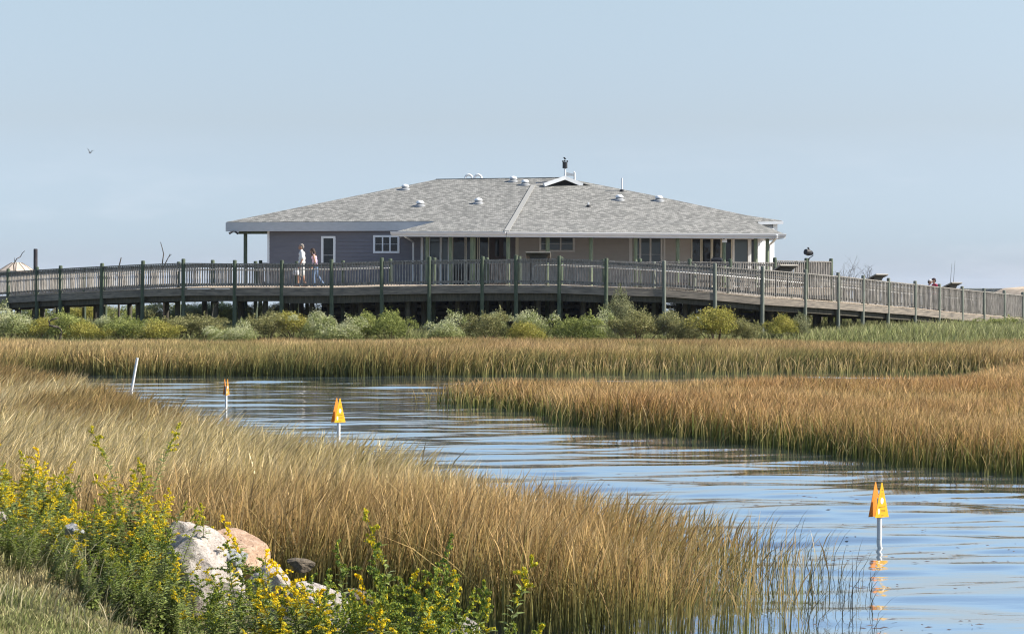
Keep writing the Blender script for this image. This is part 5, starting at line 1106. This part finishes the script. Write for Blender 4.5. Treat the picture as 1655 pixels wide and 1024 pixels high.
# --- two people by the far rail of the ramp
def stander(px, Y, ytop, face, hh, label, shirtc, cap=False, capc=(.75,.75,.74)):
    p = P(px, ytop, Y); z0 = p.z-hh; s = hh/1.77
    r_ = person((p.x,Y,z0), face, s, label, None)
    b = [((0,0,1.0),(.12,.16,.12)),((-.01,0,1.18),(.12,.15,.16)),((-.03,0,1.36),(.12,.18,.13)),((-.04,0,1.45),(-.06,0,1.55),.056,.052),((-.08,0,1.655),(.092,.074,.112)),((-.12,0,1.59),(.05,.05,.05)),((-.168,0,1.635),(-.18,0,1.62),.014,.015),
     ((0,-.09,.93),(.02,-.1,.5),.085,.058),((.02,-.1,.5),(.03,-.1,.09),.058,.038),((0,.09,.93),(-.05,.1,.5),.085,.058),((-.05,.1,.5),(-.02,.1,.09),.058,.038),((.03,-.1,.06),(-.13,-.1,.035),.04,.034),((-.02,.1,.06),(-.17,.1,.035),.04,.034),
     ((-.03,-.19,1.42),(-.02,-.25,1.14),.052,.042),((-.02,-.25,1.14),(-.26,-.16,1.14),.041,.028),((-.03,.19,1.42),(-.02,.25,1.14),.052,.042),((-.02,.25,1.14),(-.26,.16,1.14),.041,.028)]
    b += hand((-.27,-.15,1.14),(-1,.1,0),-1)+hand((-.27,.15,1.14),(-1,-.1,0),1)
    bodymesh('body', b, M['skin'], r_, .009)
    sm = mat('shirt_cloth',shirtc,.85,tuple(min(1,c*1.3+.01) for c in shirtc),12)
    bodymesh('shirt',[((0,0,1.02),(.145,.185,.14)),((-.01,0,1.18),(.14,.178,.18)),((-.03,0,1.36),(.138,.198,.125)),((-.03,-.13,1.43),(-.03,.13,1.43),.072,.072),((-.03,-.19,1.42),(-.022,-.235,1.21),.074,.076),((-.03,.19,1.42),(-.022,.235,1.21),.074,.076)],sm,r_,.012)
    bodymesh('trousers',[((0,0,.93),(.13,.172,.11)),((0,-.09,.92),(.02,-.1,.5),.105,.08),((.02,-.1,.5),(.03,-.1,.12),.08,.07),((0,.09,.92),(-.05,.1,.5),.105,.08),((-.05,.1,.5),(-.02,.1,.12),.08,.07)],mat('trouser_cloth',(.09,.09,.12),.85,(.14,.14,.18),10),r_,.012)
    if cap:
        o = bodymesh('cap',[((-.07,0,1.715),(.098,.088,.066)),((-.14,0,1.705),(-.215,0,1.69),.03,.018)],mat('cap_cloth',capc,.8),r_,.010)
    bodymesh('hair',[((-.06,0,1.70),(.092,.08,.075)),((-.02,0,1.64),(.06,.075,.08))],hairm,r_,.010)
    return r_
stander(1500.5,90.3,451.5,R(160),1.56,'person in a white cap behind the ramp railing, left of the red shirt',(.05,.06,.12),True)
stander(1511.5,90.9,449.3,R(12),1.66,'person in a dark red shirt and dark cap behind the ramp railing',(.36,.02,.06),True,(.05,.03,.035))
# ================================================================ BIRD
def bird(px,py,Y,s,rz,label,flap):
    c = P(px,py,Y); t = thing('bird', c, label, 'bird', 'birds in the sky'); ORI[t.name] = Vector((0,0,0))
    b = MB(); b.tube([(-.24,0,0),(-.17,0,.02),(-.05,0,.02),(.1,0,.0),(.2,0,-.01),(.3,0,0)],[.008,.035,.06,.05,.025,.012],8)
    b.prism([(.2,-.02,0),(.36,-.06,0),(.36,.06,0),(.2,.02,0)],(0,0,.008))
    for sg in (-1,1):
        b.prism([(-.1,sg*.03,.03),(.08,sg*.03,.03),(.06,sg*.28,.03+.22*flap),(-.12,sg*.28,.03+.24*flap)],(0,0,.012)); b.prism([(-.12,sg*.28,.03+.24*flap),(.06,sg*.28,.03+.22*flap),(.10,sg*.62,.03+.30*flap)],(0,0,.010))
    b.build('body', mat('dark_feathers',(.03,.03,.032),.8,(.07,.07,.07),9), t, smooth=False, local=True); t.rotation_euler = (R(14),R(-8),rz); t.scale = (s,)*3
bird(145.5,247.5,190,.75,R(70),'small dark bird with raised wings flying in the upper left sky',1.6)
# ================================================================ AIR
hz_ = MB().box((0,0,20),(19000,19000,46)); 
hm = bpy.data.materials.new('haze_air'); hm.use_nodes = True; hn = hm.node_tree; hn.nodes.remove(hn.nodes['Principled BSDF'])
pv = hn.nodes.new('ShaderNodeVolumePrincipled'); pv.inputs['Density'].default_value = .00010; pv.inputs['Color'].default_value = (.80,.88,1,1); hn.links.new(pv.outputs[0], hn.nodes['Material Output'].inputs['Volume'])
tag(hz_.build('haze', hm), kind='stuff')
